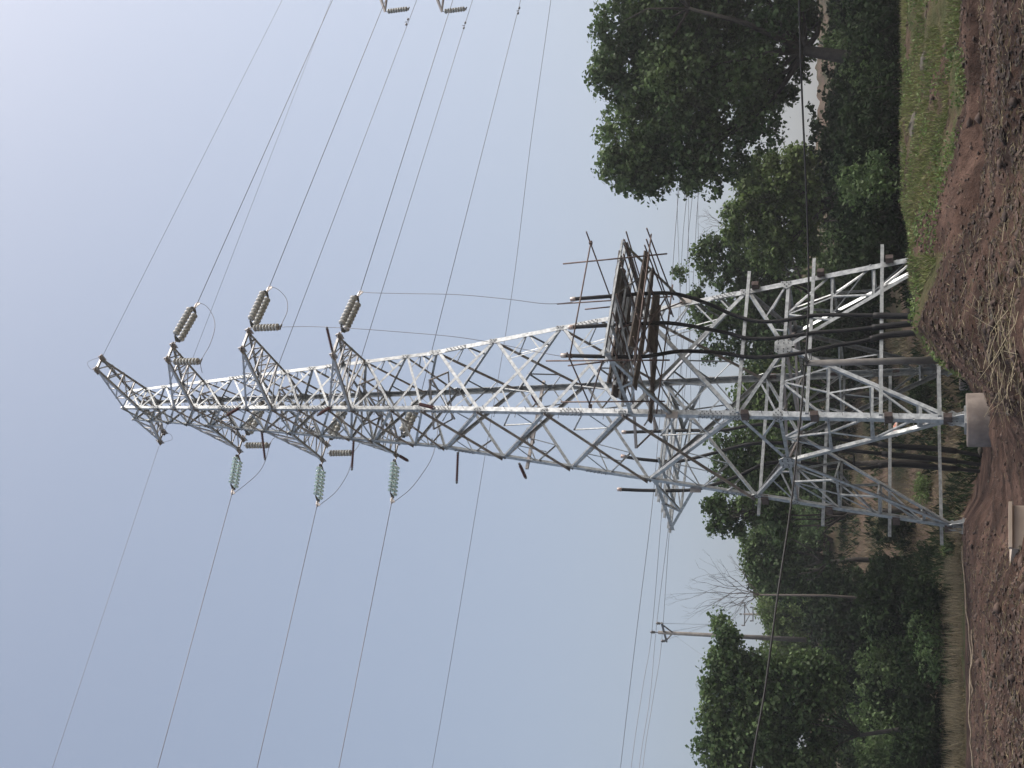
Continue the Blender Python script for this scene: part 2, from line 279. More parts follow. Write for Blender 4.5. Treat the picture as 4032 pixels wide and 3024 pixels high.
# ------------------------------------------------------------------ the lattice tower
def bolts(mb, c, e1, e2, nrm, grid, r=.017):
    for a, b in grid:
        q = MB(); p = V(c)+e1*a+e2*b; q.tube([p-nrm*.004, p+nrm*.03], r, 6); mb.add(-p[1]-(3 if nrm[1] < 0 else 0), 'bolt', q, M['bolt'])
LV = [4.7, 6.1, 9.97, 12.9, 15.55, 17.92, 19.2, 20.95, 21.95, 23.3, 24.55, 25.8, 27.0, 28.35, 29.4, 30.3, 31.2, 32.0]
ZB = -.86
def tdir(f): return unit(leg((f+1) % 4, 10)-leg(f, 10))*V(1, 1, 0)
M['rust'] = mat('rusty_bracket', (.07, .05, .042), .7, .2, (.13, .10, .09), 8.)
def make_tower(ax, label, detail=True):
    L = lambda k, z: leg(k, z, ax)
    def loc_(d, t, z): return ax+N_*d+T_*t+UZ*z
    tw = thing('lattice_tower', (ax[0], ax[1], ax[2]+ZB), label, 'pylon')
    Q = Queue(tw)
    for k in range(4):
        mb = MB(); ta = -FN[(k+3) % 4]*-1; a1 = FN[k]; a0 = FN[(k+3) % 4]
        # flanges run along the two faces that meet at the leg
        for z0, z1, wd in ((ZB, 6.6, .20), (6.6, 12.9, .19), (12.9, 18.3, .18), (18.3, 23.9, .155), (23.9, 28.3, .14), (28.3, 32.1, .11)):
            mb.angle(L(k, z0), L(k, z1), wd, -a0, -a1, wd*.11)
        lg = mb.build('leg', M['steel'], tw)
        if detail:
            b = Q
            for z in (6.9, 11.9, 17.1, 22.3, 26.6):
                c = L(k, z); d = unit(L(k, z+.5)-c); wd = .17 if z < 18 else .13
                for e, nn in ((-a0, a1), (-a1, a0)):
                    pl = MB(); pl.plate(c+nn*.004, e, d, nn, [(.01, -.42), (wd, -.42), (wd, .42), (.01, .42)], .014)
                    bolts(b, c+nn*.018, e, d, nn, [(wd*.3, q) for q in np.linspace(-.36, .36, 6)]+[(wd*.72, q) for q in np.linspace(-.30, .30, 5)])
                    pl.build('splice_plate', M['steel'], tw)
            c = L(k, ZB); bp = MB()
            bp.box(c+V(0, 0, -.03), c+V(0, 0, .03), .62, .62, T_); ci = -(a0+a1)*.09
            for e in (a0, a1, -a0, -a1): bp.plate(c+ci, e, UZ, np.cross(e, UZ), [(0, .03), (.28, .03), (.12, .5), (0, .5)], .016)
            bp.build('foot_plate', M['steel'], tw)
            for q in ((.24, .24), (-.24, .24), (.24, -.24), (-.24, -.24)): pass
        if detail and k == 0:
            for i in range(70):
                z = .6+i*.42
                if z > 31: break
                c = L(0, z); e = a1 if i % 2 else a0; o = -(a0 if i % 2 else a1)*.1
                s = MB(); s.tube([c+o, c+o+e*.16, c+o+e*.161, c+o+e*.176], [.009, .009, .018, .018], 6); s.build('step_bolt', M['bolt'], tw)
    # body faces
    def barw(mb, p, q, wd, f, flip=1, off=0., low=False, out=False, name=None, m_='steel'):
        if mb is None: mb = MB(); own = True
        else: own = False
        e = np.cross(unit(q-p), FN[f]); e = e if (e[2] > 0) == low else -e
        if out: mb.angle(p+FN[f]*.004, q+FN[f]*.004, wd, e, FN[f], max(.007, wd*.1))
        else: mb.angle(p-FN[f]*(.012+off), q-FN[f]*(.012+off), wd, e, -FN[f], max(.007, wd*.1))
        if own: Q.add(wd*np.linalg.norm(q-p)*(1.3 if f in (0, 3) else 1), name, mb, M[m_])
    RS = 'redundant_strut'
    for f in range(4):
        A = lambda z: L(f, z); B = lambda z: L((f+1) % 4, z); tf = unit(B(5)-A(5)); mid = lambda p, q, s=.5: p*(1-s)+q*s
        Mc = mid(A(4.7), B(4.7)); barw(None, A(4.7), B(4.7), .11, f, name='waist_beam')
        def gusset(c, e1, nn, poly, bl, t_=.014, r_=.017, big=1.):
            g = MB(); g.plate(c+nn*.003, e1, UZ, nn, poly, t_); Q.add(big+(1 if f in (0, 3) else 0), 'gusset_plate', g, M['steel'])
            if f in (0, 3): bolts(Q, c+nn*(.003+t_), e1, UZ, nn, bl, r_)
        for P in (A, B):
            foot = P(-.55); D = lambda z: mid(foot, Mc, (z+.55)/(4.7+.55)); fl = 1
            barw(None, D(ZB+.35), Mc, .125, f, fl, .02, name='leg_brace')
            q = mid(P(4.7), Mc); r = None
            for z in (3.2, 1.85, .45): barw(r, P(z), D(z), .075 if z > 1 else .1, f, fl, .04, name=RS)
            mA = mid(P(3.2), D(3.2)); mB = mid(P(1.85), D(1.85))
            barw(r, q, P(3.2), .07, f, fl, .05, name=RS); barw(r, q, mA, .055, f, fl, .06, name=RS); barw(r, q, D(3.2), .06, f, fl, .05, name=RS)
            barw(r, mA, D(1.85), .06, f, fl, .05, name=RS); barw(r, mA, P(1.85), .06, f, fl, .05, name=RS)
            barw(r, P(.45), D(1.85), .06, f, fl, .05, name=RS); barw(r, P(-.2), D(.45), .055, f, fl, .05, name=RS)
            barw(None, Mc, P(6.1), .12, f, fl, .02, name='waist_brace')
            barw(r, P(4.7), mid(Mc, P(6.1)), .06, f, fl, .04, name=RS); barw(r, mid(q, Mc, .5), mid(Mc, P(6.1), .3), .05, f, fl, .04, name=RS)
            if detail:
                for z, wd in ((4.7, .30), (6.1, .24), (-.5, .3)):
                    e = unit((B(z)-A(z)))*(1 if P is A else -1)
                    gusset(P(z), e, FN[f], [(0, -.2), (wd*.7, -.17), (wd*1.1, 0), (wd*.7, .17), (0, .2)], [(.05, -.13), (.05, 0), (.05, .13), (.14, -.08), (.14, .07), (.22, 0)], big=3)
        if detail:
            gusset(Mc, tf, FN[f], [(-.33, -.08), (-.2, -.3), (.2, -.3), (.33, -.08), (.33, .08), (.2, .26), (-.2, .26), (-.33, .08)], [(x, z) for x in (-.24, -.12, .12, .24) for z in (-.18, -.04, .14)], .016, big=4)
        # X panels
        for i in range(1, len(LV)-1):
            z0, z1 = LV[i], LV[i+1]; h = z1-z0; wd = .13 if z0 < 9 else .115 if z0 < 17 else .09 if z0 < 24 else .07; r = None
            barw(None, A(z0), B(z1), wd, f, 1, .0, low=f in (3,), out=f in (3,), name='cross_brace', m_='steel_old_shaded' if f == 3 else 'steel')  # brown colour on alternate diagonals paints in the soil-reflecting flange underside
            barw(None, B(z0), A(z1), wd, f, 1, .014, low=f in (1,), name='cross_brace', m_='steel_old_shaded' if f == 1 else 'steel')
            rw = .05 if z0 < 20 else .04; zm = (z0+z1)/2
            if h > 2.4:
                for P, Q_ in ((A, B), (B, A)):
                    a = mid(P(z0), Q_(z1), .27); b_ = mid(P(z1), Q_(z0), .27)
                    barw(r, P(zm), a, rw, f, 1, .03, name=RS); barw(r, P(zm), b_, rw, f, 1, .03, name=RS); barw(r, a, b_, rw*.8, f, 1, .045, name=RS)
                    if z0 < 7:
                        barw(r, P(z0+h*.27), mid(P(z0), Q_(z1), .15), rw, f, 1, .03, name=RS); barw(r, P(z1-h*.27), mid(P(z1), Q_(z0), .15), rw, f, 1, .03, name=RS)
            elif h > 1.05:
                for P, Q_ in ((A, B), (B, A)): barw(r, P(zm), mid(P(z0), Q_(z1), .25), rw, f, 1, .03, name=RS); barw(r, P(zm), mid(P(z1), Q_(z0), .25), rw*.8, f, 1, .03, name=RS)
            if round(z1, 2) in (20.95, 21.95, 24.55, 25.8, 28.35, 29.4, 31.2, 32.0): barw(r, A(z1), B(z1), .07, f, 1, .03, name='ring_beam')
            if detail:
                for P, s_ in ((A, 1), (B, -1)):
                    e = tf*s_; big = round(z1, 2) in (20.95, 24.55, 28.35, 31.2, 17.92); g = .26 if big else .17
                    if z1 > 30.5: g *= .7
                    gusset(P(z1), e, FN[f], [(0, -g), (g*.55, -g), (g*.9, 0), (g*.55, g), (0, g)], [(.04, -g*.6), (.05, 0), (.04, g*.6), (g*.5, g*.4), (g*.5, -g*.4)] if z1 < 30.6 else [], .012, .015, big=g)
    # diaphragms
    for z in (4.7, 9.97, 17.92, 20.95, 24.55, 28.35, 31.2):
        ms = [(L(f, z)+L((f+1) % 4, z))/2 for f in range(4)]; wd = .09 if z < 10 else .06
        for i in range(4): m = MB(); Q.add(1, 'diaphragm_bar', m, M['steel_old_shaded']); m.angle(ms[i]-UZ*.05, ms[(i+1) % 4]-UZ*.05, wd, UZ, np.cross(UZ, ms[(i+1) % 4]-ms[i]))
        m = MB(); Q.add(1, 'diaphragm_bar', m, M['steel_old_shaded']); m.angle(ms[0]-UZ*.14, ms[2]-UZ*.14, wd, UZ, T_)
        if z < 5:
            for k in range(4): m = MB(); Q.add(1, 'diaphragm_bar', m, M['steel_old_shaded']); m.angle(L(k, z)-UZ*.1, (ms[k]+ms[(k+3) % 4])/2-UZ*.1, .07, UZ, T_)
    # hip bracing inside each leg
    for k in range(4):
        for z in (3.2, 1.85, .45):
            pts = []
            for f in (k, (k+3) % 4):
                Mc = (L(f, 4.7)+L((f+1) % 4, 4.7))/2; ft = L(k, -.55); pts.append(ft+(Mc-ft)*((z+.55)/5.25)-FN[f]*.06)
            hb_ = [(pts[0], pts[1], .065, UZ, T_)]
            if z > 1: hb_ += [(L(k, z), (pts[0]+pts[1])/2, .05, UZ, T_), (L(k, z-1.3), (pts[0]+pts[1])/2, .05, N_, UZ)]
            for g_ in hb_: m = MB(); m.angle(*g_); Q.add(1, 'hip_brace', m, M['steel'])
    # crossarms; sg = +1 towards N_, -1 towards -N_
    def arm(name, sg, zl, zu, d, wt, zt, nb):
        f = 0 if sg > 0 else 2; kn, kf = (0, 1) if sg > 0 else (3, 2)   # near / far leg
        tn = loc_(sg*d, -wt, zt); tf_ = loc_(sg*d, wt, zt); w1 = .10
        ar = part_empty(name, tw, (tn+tf_)/2)
        def bar_(nm, *g_): m = MB(); m.angle(*g_); m.build(nm, M['steel_arm'], ar)
        up = UZ
        for tip, k, s_ in ((tn, kn, -1), (tf_, kf, 1)):
            bar_('chord', tip, L(k, zl), w1, -T_*s_, UZ); bar_('chord', tip+UZ*.02, L(k, zu), w1*.8, -T_*s_, -UZ)
            prev = None
            for j in range(1, nb+1):
                s0 = j/(nb+1); lo = tip*(1-s0)+L(k, zl)*s0; hi = tip*(1-s0)+L(k, zu)*s0
                bar_('lacing_bar', lo, hi, .045, T_*-s_, N_*sg)
                if prev is not None: bar_('lacing_bar', prev, hi, .045, T_*-s_, N_*sg)
                prev = lo
            bar_('lacing_bar', prev, L(k, zu), .05, T_*-s_, N_*sg)
        ln, lf = L(kn, zl), L(kf, zl)
        bar_('tip_beam', tn, tf_, .09, UZ, N_*-sg)
        for j in range(1, nb+1):
            s0 = j/(nb+1); s1 = (j+1)/(nb+1)
            a = tn*(1-s0)+ln*s0; b = tf_*(1-s0)+lf*s0; c = tn*(1-s1)+ln*s1; e = tf_*(1-s1)+lf*s1
            bar_('lacing_bar', a, b, .055, UZ, N_*-sg)
            if j % 2: bar_('lacing_bar', a, e, .055, UZ, N_)
            else: bar_('lacing_bar', b, c, .055, UZ, N_)
        s0 = 1/(nb+1); a = tn; b = tf_*(1-s0)+lf*s0; bar_('lacing_bar', a, b, .05, UZ, N_)
        un, uf = L(kn, zu), L(kf, zu)
        for j in range(1, nb+1, 2):
            s0 = j/(nb+1); s1 = (j+1)/(nb+1); bar_('lacing_bar', tn*(1-s0)+un*s0, tf_*(1-s1)+uf*s1, .045, UZ, N_)
        for tip in (tn, tf_):
            p = MB(); p.plate(tip-T_*.008, N_*sg, UZ, T_, [(-.16, -.14), (.1, -.16), (.16, -.02), (.1, .13), (-.2, .14)], .016)
            p.plate(tip-UZ*.01, N_*sg, T_, UZ, [(-.2, -.12), (.1, -.13), (.14, 0), (.1, .13), (-.2, .12)], .016); p.build('tip_plate', M['steel_old_shaded'], ar)
    arm('crossarm', 1, 28.35, 29.4, 3.54, .34, 28.06, 3); arm('crossarm', 1, 24.55, 25.8, 4.14, .43, 24.39, 4); arm('crossarm', 1, 20.95, 21.95, 3.62, .45, 20.81, 3)
    arm('crossarm', -1, 28.35, 29.4, 3.16, .30, 28.35, 3); arm('crossarm', -1, 24.55, 25.8, 3.77, .38, 24.59, 4); arm('crossarm', -1, 20.95, 21.95, 3.47, .32, 21.06, 3)
    arm('earth_wire_peak', 1, 31.2, 32.0, 2.95, .30, 31.78, 3); arm('earth_wire_peak', -1, 31.2, 32.0, 2.5, .25, 32.0, 2)
    Q.flush()
    if not detail: return tw
    # cable terminal platforms: a frame and two struts on each side
    for sg in (1, -1):
        zz = 9.73; kn, kf = (0, 1) if sg > 0 else (3, 2); W = 2.32; d1 = 5.78; d0 = S(zz)/math.sqrt(2)
        pf = part_empty('cable_platform', tw, loc_(sg*4, 0, zz))
        def fb(nm, *g_, m_='steel'): g = MB(); g.angle(*g_); g.build(nm, M[m_], pf)
        for t0, k in ((-W, kn), (W, kf)):
            tip = loc_(sg*d1, t0, zz); s_ = 1 if t0 > 0 else -1
            fb('end_beam', tip, L(k, zz), .13, UZ*-1, -T_*s_); lowp = L(k, 8.22); m1 = tip*.55+lowp*.45
            fb('strut', tip, lowp, .11, UZ, -T_*s_)
            top = loc_(sg*(d0+(d1-d0)*.42), t0*.985, zz); fb('post', m1, top, .08, -T_*s_, N_*sg)
            fb('post', m1, L(k, zz), .07, -T_*s_, N_*sg)
            g = MB(); g.plate(lowp, T_*s_, UZ, N_*sg, [(-.1, -.2), (.16, -.2), (.16, .2), (-.1, .2)], .03); g.build('foot_bracket', M['steel_old_shaded'], pf)
        a, b = loc_(sg*d1, -W, zz)*.55+L(kn, 8.22)*.45, loc_(sg*d1, W, zz)*.55+L(kf, 8.22)*.45
        fb('tie_beam', a, b, .09, UZ, N_*-sg)
        for p in (a, b): fb('tie_brace', p, loc_(sg*d1, 0, zz), .055, UZ, N_*sg)
        for dd in (5.78, 5.45, 4.6, 4.2, 3.4, 3.0):
            q = MB(); q.angle(loc_(sg*dd, -W-.1, zz+.02), loc_(sg*dd, W+.1, zz+.02), .09, UZ, N_*sg*(1 if dd in (5.78, 4.6, 3.4) else -1)); q.build('deck_beam', M['steel'], pf)
        for tt in (-1.2, 0, 1.2):
            q = MB(); q.box(loc_(sg*d0, tt, zz-.03), loc_(sg*d1, tt, zz-.03), .06, .08); q.build('joist', M['steel'], pf)
        # horizontal cable bars bolted to the legs by stubs
        for z in (5.98, 3.77, 1.54, -.15):
            w_ = S(z)/math.sqrt(2); q = MB(); dd = w_+.26
            q.box(loc_(sg*dd, -w_-(.05 if sg > 0 else .55), z), loc_(sg*dd, w_+(.55 if sg > 0 else .1), z), .09, .11)
            cb = q.build('cable_bar', M['steel'], tw)
            for k in (kn, kf):
                st = MB(); p = L(k, z-.22); st.box(p-N_*sg*.15-UZ*.0, p+N_*sg*.25, .16, .24); st.build('bracket', M['rust'], cb)
    # beams that carry the surge arresters
    for za, pa, pb in ((14.55, L(2, 14.55), L(3, 14.55)),):
        q = MB(); e = unit(pb-pa); q.box(pa-e*.3, pb+e*.3, .09, .11); q.build('arrester_beam', M['steel_old_shaded'], tw)
    return tw
tower = make_tower(AX, 'tall galvanised lattice pylon with six crossarms and timber work platform, centre of view')
NX = AX+V(27.6, 19.0, -.3)
def small_tower():
    tw = make_tower(NX, 'distant pylon mostly outside the frame, only two dark crossarm tips showing at edge', False); return tw
tower2 = small_tower()

# ------------------------------------------------------------------ line fittings
def disc_string(mb, caps, p, q, n, r=.14, thin=False):
    p = V(p); q = V(q); d = (q-p)/n; L = np.linalg.norm(d); u = d/L
    for i in range(n):
        c = p+d*(i+.5)
        if thin: mb.tube([c-u*L*.22, c-u*L*.16, c+u*L*.05, c+u*L*.12, c+u*L*.13], [r*.3, r*.6, r*.95, r*.95, r*.3], 14)
        else: mb.tube([c-u*L*.46, c-u*L*.40, c-u*L*.08, c+u*L*.05, c+u*L*.34, c+u*L*.36], [r*.4, r*.75, r, r*1.02, r*.92, r*.3], 14)
        caps.tube([c-u*L*.5, c-u*L*.45, c-u*L*.22, c-u*L*.2], [.02, .047, .05, .03], 8)
    caps.tube([p, q], .014, 6)
def tension(tipP, clampP, label, m, grp, horiz=True):
    """double dead-end insulator set from a crossarm tip to the wire clamp"""
    o = thing('tension_insulator', tipP, label, 'insulator', grp); u = unit(clampP-tipP); Ln = np.linalg.norm(clampP-tipP); sd_ = N_-u*(N_@u); sd_ = unit(sd_)*.19
    l0 = max(.28, Ln*.16); l1 = Ln-.42
    a = tipP+u*l0; b = tipP+u*l1
    f = MB(); f.tube([tipP, a-u*.12], .022, 6)
    f.build('link_rod', M['clamp'], o)
    for c, e in ((a, -1), (b, 1)):
        y = MB(); nn = unit(np.cross(u, sd_)); y.plate(c, unit(sd_), u*e, nn, [(-.24, -.03), (.24, -.03), (.2, .05), (.03, .14), (-.03, .14), (-.2, .05)], .02); y.build('yoke_plate', M['fitting'], o)
    for s_ in (-1, 1):
        g = MB(); c = MB(); disc_string(g, c, a+sd_*s_+u*.05, b+sd_*s_-u*.05, 8, thin=(m is M['glass']))
        st = g.build('insulator_string', m, o, True); c.build('cap', M['fitting'], st)
    k = MB(); k.tube([b+u*.08, b+u*.2, clampP-u*.12, clampP], [.03, .05, .055, .02], 8); k.plate(b+u*.18, u, UZ, N_, [(-.08, -.02), (.14, -.16), (.2, -.12), (.1, .04)], .03)
    k.build('strain_clamp', M['clamp'], o); return o
def hanging(top, bot, label, grp):
    o = thing('suspension_insulator', top, label, 'insulator', grp); u = unit(bot-top); Ln = np.linalg.norm(bot-top)
    g = MB(); c = MB(); disc_string(g, c, top+u*.10, bot-u*.10, 8); st = g.build('insulator_string', M['porcelain'], o, True); c.build('cap', M['fitting'], st)
    k = MB(); k.tube([top, top+u*.17], .018, 6); k.build('shackle', M['fitting'], o)
    k = MB(); k.tube([bot-u*.14, bot], [.02, .03], 6); k.tube([bot-T_*.13, bot+UZ*.03, bot+T_*.13], [.03, .045, .03], 8); k.build('suspension_clamp', M['fitting'], o)
def wire(name, pts, r, label, cat='wire', grp=None, m='wire', smooth=True, seg=None):
    pts = [V(p) for p in pts]
    if len(pts) > 2 and smooth:                    # Catmull-Rom through the measured points
        out = []; P = [pts[0]*2-pts[1]]+pts+[pts[-1]*2-pts[-2]]
        for i in range(1, len(P)-2):
            for s_ in np.linspace(0, 1, 7)[:-1]:
                a, b, c, d = P[i-1:i+3]; out.append(.5*((2*b)+(c-a)*s_+(2*a-5*b+4*c-d)*s_**2+(3*b-a-3*c+d)*s_**3))
        out.append(pts[-1]); pts = out
    b = MB(); b.tube(pts, r, 6); o = b.build(name, M[m], None, True); tag(o, label, cat, grp); return o
def span(p, q, sag, n=14):
    p = V(p); q = V(q); return [p+(q-p)*s_-UZ*sag*4*s_*(1-s_) for s_ in np.linspace(0, 1, n)]
def extend(p, q, k): return V(p)+(V(q)-V(p))*k
GT = 'dead-end insulator sets on the tower crossarms'
RT = {1: (3.54, .34, 28.06), 2: (4.14, .43, 24.39), 3: (3.62, .45, 20.81)}; LT = {1: (-3.16, .30, 28.35), 2: (-3.77, .38, 24.59), 3: (-3.47, .32, 21.06)}
lvl = {1: 'top', 2: 'middle', 3: 'bottom'}
cl = {}
for i, c, e, eh in ((1, (779, 1190), (1309, 0), .5), (2, (1062, 1126), (1518, 0), .5), (3, (1420, 1144), (1783, 0), .4)):
    d, w_, z = RT[i]; tip = loc(d, w_, z); cp = onplane(*c, d); cl['R%d' % i] = cp
    tension(tip, cp, 'grey double insulator string running off the %s crossarm on the platform side' % lvl[i], M['porcelain'], GT)
    far = onplane(*e, d); wire('conductor', [cp, far, extend(cp, far, 1.9)], .0135, 'line wire leaving the %s platform-side crossarm towards the far pylon' % lvl[i], smooth=False)
for i, c, y0, e in ((1, (912, 1950), 973, (620, 3024)), (2, (1247, 1997), 1300, (1012, 3024)), (3, (1541, 1984), 1600, (1334, 3024))):
    d, w_, z = LT[i]; tip = loc(d, -w_, z); cp = onplane(*c, d); cl['L%d' % i] = cp
    tension(tip, cp, 'greenish glass double insulator string on the %s crossarm, reaching away from the trees' % lvl[i], M['glass'], GT)
    far = onplane(*e, d); wire('conductor', [cp, far, extend(cp, far, 2.6)], .0135, 'line wire leaving the glass insulators of the %s crossarm' % lvl[i], smooth=False)
FC = {}
for i, c, e in ((1, (1050, 1560), (1628, 34)), (2, (1375, 1560), (1850, 34)), (3, (1655, 1560), (2050, 0))):
    d, w_, z = LT[i]; tip = loc(d, w_, z); cp = onplane(*c, d)
    tension(tip, cp, 'brown-grey double insulator string seen through the lattice behind the %s crossarm' % lvl[i], M['porcelain'], GT)
    far = onplane(*e, d); FC[i] = far; wire('conductor', [cp, far, extend(cp, far, 1.8)], .0135, 'line wire from behind the lattice at %s crossarm level, carried by the far pylon' % lvl[i], smooth=False)
p0 = loc(2.95, .3, 31.78); q0 = onplane(1111, 0, 2.95); wire('earth_wire', [p0, q0, extend(p0, q0, 2)], .008, 'thin earth wire from the pylon peak to the far pylon, uppermost', smooth=False)
p0 = loc(-2.5, .25, 32); q0 = onplane(1303, 0, -2.5); wire('earth_wire', [p0, q0, extend(p0, q0, 2)], .008, 'thin faint earth wire from the rear peak crossing the uppermost line wire', smooth=False)
p0 = loc(-2.5, -.25, 32); q0 = onplane(206, 3024, -2.5); wire('earth_wire', [p0, q0, extend(p0, q0, 2.5)], .008, 'thin earth wire leaving the rear peak away from the trees', smooth=False)
pk = loc(2.95, 0, 31.78); wire('jumper_wire', [pk+T_*.32+UZ*.05, pk+T_*.25+UZ*.35-N_*0, pk+UZ*.5+N_*.1, pk-T_*.25+UZ*.3, pk-T_*.3+UZ*.02], .007, 'small wire loop over the twin-tipped peak on the platform side', grp=None)
pk = loc(-2.5, 0, 32); wire('jumper_wire', [pk+T_*.26, pk+T_*.2-UZ*.3-N_*.1, pk-UZ*.38-N_*.2, pk-T_*.25-UZ*.2, pk-T_*.28], .007, 'small wire loop under the rear peak')
HG = 'jumper insulators hanging from crossarms'
hp = {}
for k, tp, bt, d, lb in (('R1', (676, 1424), (790, 1426), 3.54, 'jumper insulator hanging under the top crossarm on the platform side'), ('R2', (990, 1292), (1106, 1287), 4.14, 'jumper insulator hanging under the middle crossarm on the platform side'),
                    ('L1', (960, 1754), (1062, 1752), -3.16, 'jumper insulator hanging under the top crossarm above the glass strings'), ('L2', (1289, 1785), (1392, 1780), -3.77, 'jumper insulator hanging under the middle crossarm above the glass strings')):
    a = onplane(*tp, d); b = onplane(*bt, d); b[0:2] = a[0:2]*.6+b[0:2]*.4; hanging(a, b, lb, HG); hp[k] = b
JG = 'slack jumper wires'
wire('jumper_wire', [cl['R1'], onplane(812, 1205, 3.5), onplane(838, 1243, 3.4), onplane(846, 1290, 3.4), onplane(826, 1358, 3.45), hp['R1'], onplane(796, 1468, 2.4)], .012, 'jumper loop beside the top crossarm on the platform side')
wire('jumper_wire', [cl['R2'], onplane(1098, 1142, 4.1), onplane(1128, 1178, 4.), onplane(1131, 1225, 4.), onplane(1112, 1270, 4.1), hp['R2']], .012, 'jumper loop beside the middle crossarm on the platform side')
wire('drop_wire', [hp['R2'], onplane(1230, 1286, 4.2), onplane(1400, 1294, 4.4), onplane(1600, 1309, 4.5), onplane(1790, 1326, 4.6), onplane(1953, 1352, 4.6), onplane(2100, 1383, 4.6), onplane(2217, 1404, 4.6)], .0125, 'long drop wire from the middle crossarm to the work platform, nearer the tower')
wire('drop_wire', [cl['R3'], onplane(1450, 1152, 3.8), onplane(1600, 1156, 4.), onplane(1800, 1160, 4.3), onplane(2000, 1178, 4.5), onplane(2150, 1196, 4.6), onplane(2254, 1190, 4.6)], .0125, 'long drop wire from the bottom crossarm to the work platform, farther from the tower')
wire('jumper_wire', [cl['L1'], onplane(969, 1906, -3.2), onplane(1019, 1860, -3.2), onplane(1045, 1813, -3.2), hp['L1'], onplane(1074, 1729, -3.1), onplane(1097, 1700, -3.1), onplane(1080, 1600, -3.16), onplane(1050, 1562, -3.16)], .012, 'jumper loop from the uppermost glass insulator string')
wire('jumper_wire', [cl['L2'], onplane(1319, 1940, -3.8), onplane(1365, 1873, -3.8), onplane(1384, 1820, -3.8), hp['L2'], onplane(1416, 1742, -3.7), onplane(1420, 1650, -3.7), onplane(1375, 1562, -3.77)], .012, 'jumper loop from the middle glass insulator string')
wire('jumper_wire', [cl['L3'], onplane(1614, 1927, -3.5), onplane(1669, 1856, -3.5), onplane(1699, 1805, -3.5), onplane(1717, 1743, -3.5), onplane(1722, 1690, -3.5), onplane(1712, 1620, -3.5), onplane(1655, 1562, -3.47)], .012, 'jumper loop from the lowest glass insulator string')
# far pylon's hanging strings and the dampers on its wires
for i, tp, bt in ((1, (1511, 36), (1610, 34)), (2, (1734, 36), (1836, 34))):
    far = onplane(*bt, LT[i][0]); top = far+UZ*1.42; hanging(top, far, 'insulator hanging from the %s crossarm tip of the far pylon at the frame edge' % ('upper' if i == 1 else 'lower'), 'insulators of the far pylon')
for x, y, i in ((1595, 87, 1), (1821, 101, 2), (2034, 43, 3)):
    c = onplane(x, y, LT[i][0]); o = thing('vibration_damper', c, 'small dumbbell damper on the %s wire below the far pylon' % {1: 'first', 2: 'second', 3: 'third'}[i], 'damper', 'vibration dampers on the line wires')
    k = MB(); k.tube([c, c-UZ*.12], .02, 6); k.tube([c-UZ*.12-T_*.22, c-UZ*.13, c-UZ*.12+T_*.22], .012, 6); k.build('messenger', M['fitting'], o)
    for s_ in (-1, 1): k = MB(); p = c-UZ*.12+T_*.22*s_; k.tube([p-T_*.07, p-T_*.05, p+T_*.05, p+T_*.07], [.03, .055, .055, .03], 8); k.build('weight', M['fitting'], o)
# the far pylon's own arm tips where its insulators hang
for i, bt in ((1, (1610, 34)), (2, (1836, 34))):
    far = onplane(*bt, LT[i][0])+UZ*1.42; q = MB()
    root = NX+N_*0+UZ*(far[2]-OZ)
    for dz, dt in ((-.05, -.6), (-.05, .6), (1.1, -.5), (1.1, .5)): q.angle(far, far+V(4.3, 1.2, 0)*1.0+UZ*dz*1.6+T_*dt, .11, UZ, N_)
    for s_ in (.35, .7):
        pts = [far+(V(4.3, 1.2, 0)+UZ*dz*1.6+T_*dt)*s_ for dz, dt in ((-.05, -.6), (1.1, -.5), (1.1, .5), (-.05, .6))]
        for a in range(4): q.angle(pts[a], pts[(a+1) % 4], .05, UZ, N_)
    q.build('line_crossarm', M['steel_old_shaded'], tower2)

# surge arresters: ribbed red-brown rods
def arrester(p, q, label, r=.065):
    p = V(p); q = V(q); o = thing('surge_arrester', p, label, 'arrester', 'red-brown surge arresters on the pylon'); u = unit(q-p); L = np.linalg.norm(q-p)
    pts = []; rr = []; n = 15
    pts += [p, p+u*.06]; rr += [.03, .04]
    for i in range(n):
        c = .08+(L-.16)*i/n; st = (L-.16)/n; pts += [p+u*(c+st*.05), p+u*(c+st*.4), p+u*(c+st*.55)]; rr += [r*.55, r, r*.55]
    g = MB(); g.tube(pts, rr, 12); g.build('ribbed_housing', M['polymer'], o, True)
    k = MB(); k.tube([q-u*.1, q-u*.04, q], [.045, .05, .02], 10); k.build('end_cap', M['fitting'], o)
    k = MB(); k.tube([p-u*.03, p+u*.06], .05, 10); k.build('base_flange', M['fitting'], o)
t3 = loc(3.62, -.45, 20.81)
arrester(onplane(1309, 1384, 3.7), onplane(1286, 1286, 4.2), 'arrester rod standing out from the bottom crossarm tip on the platform side', .07)
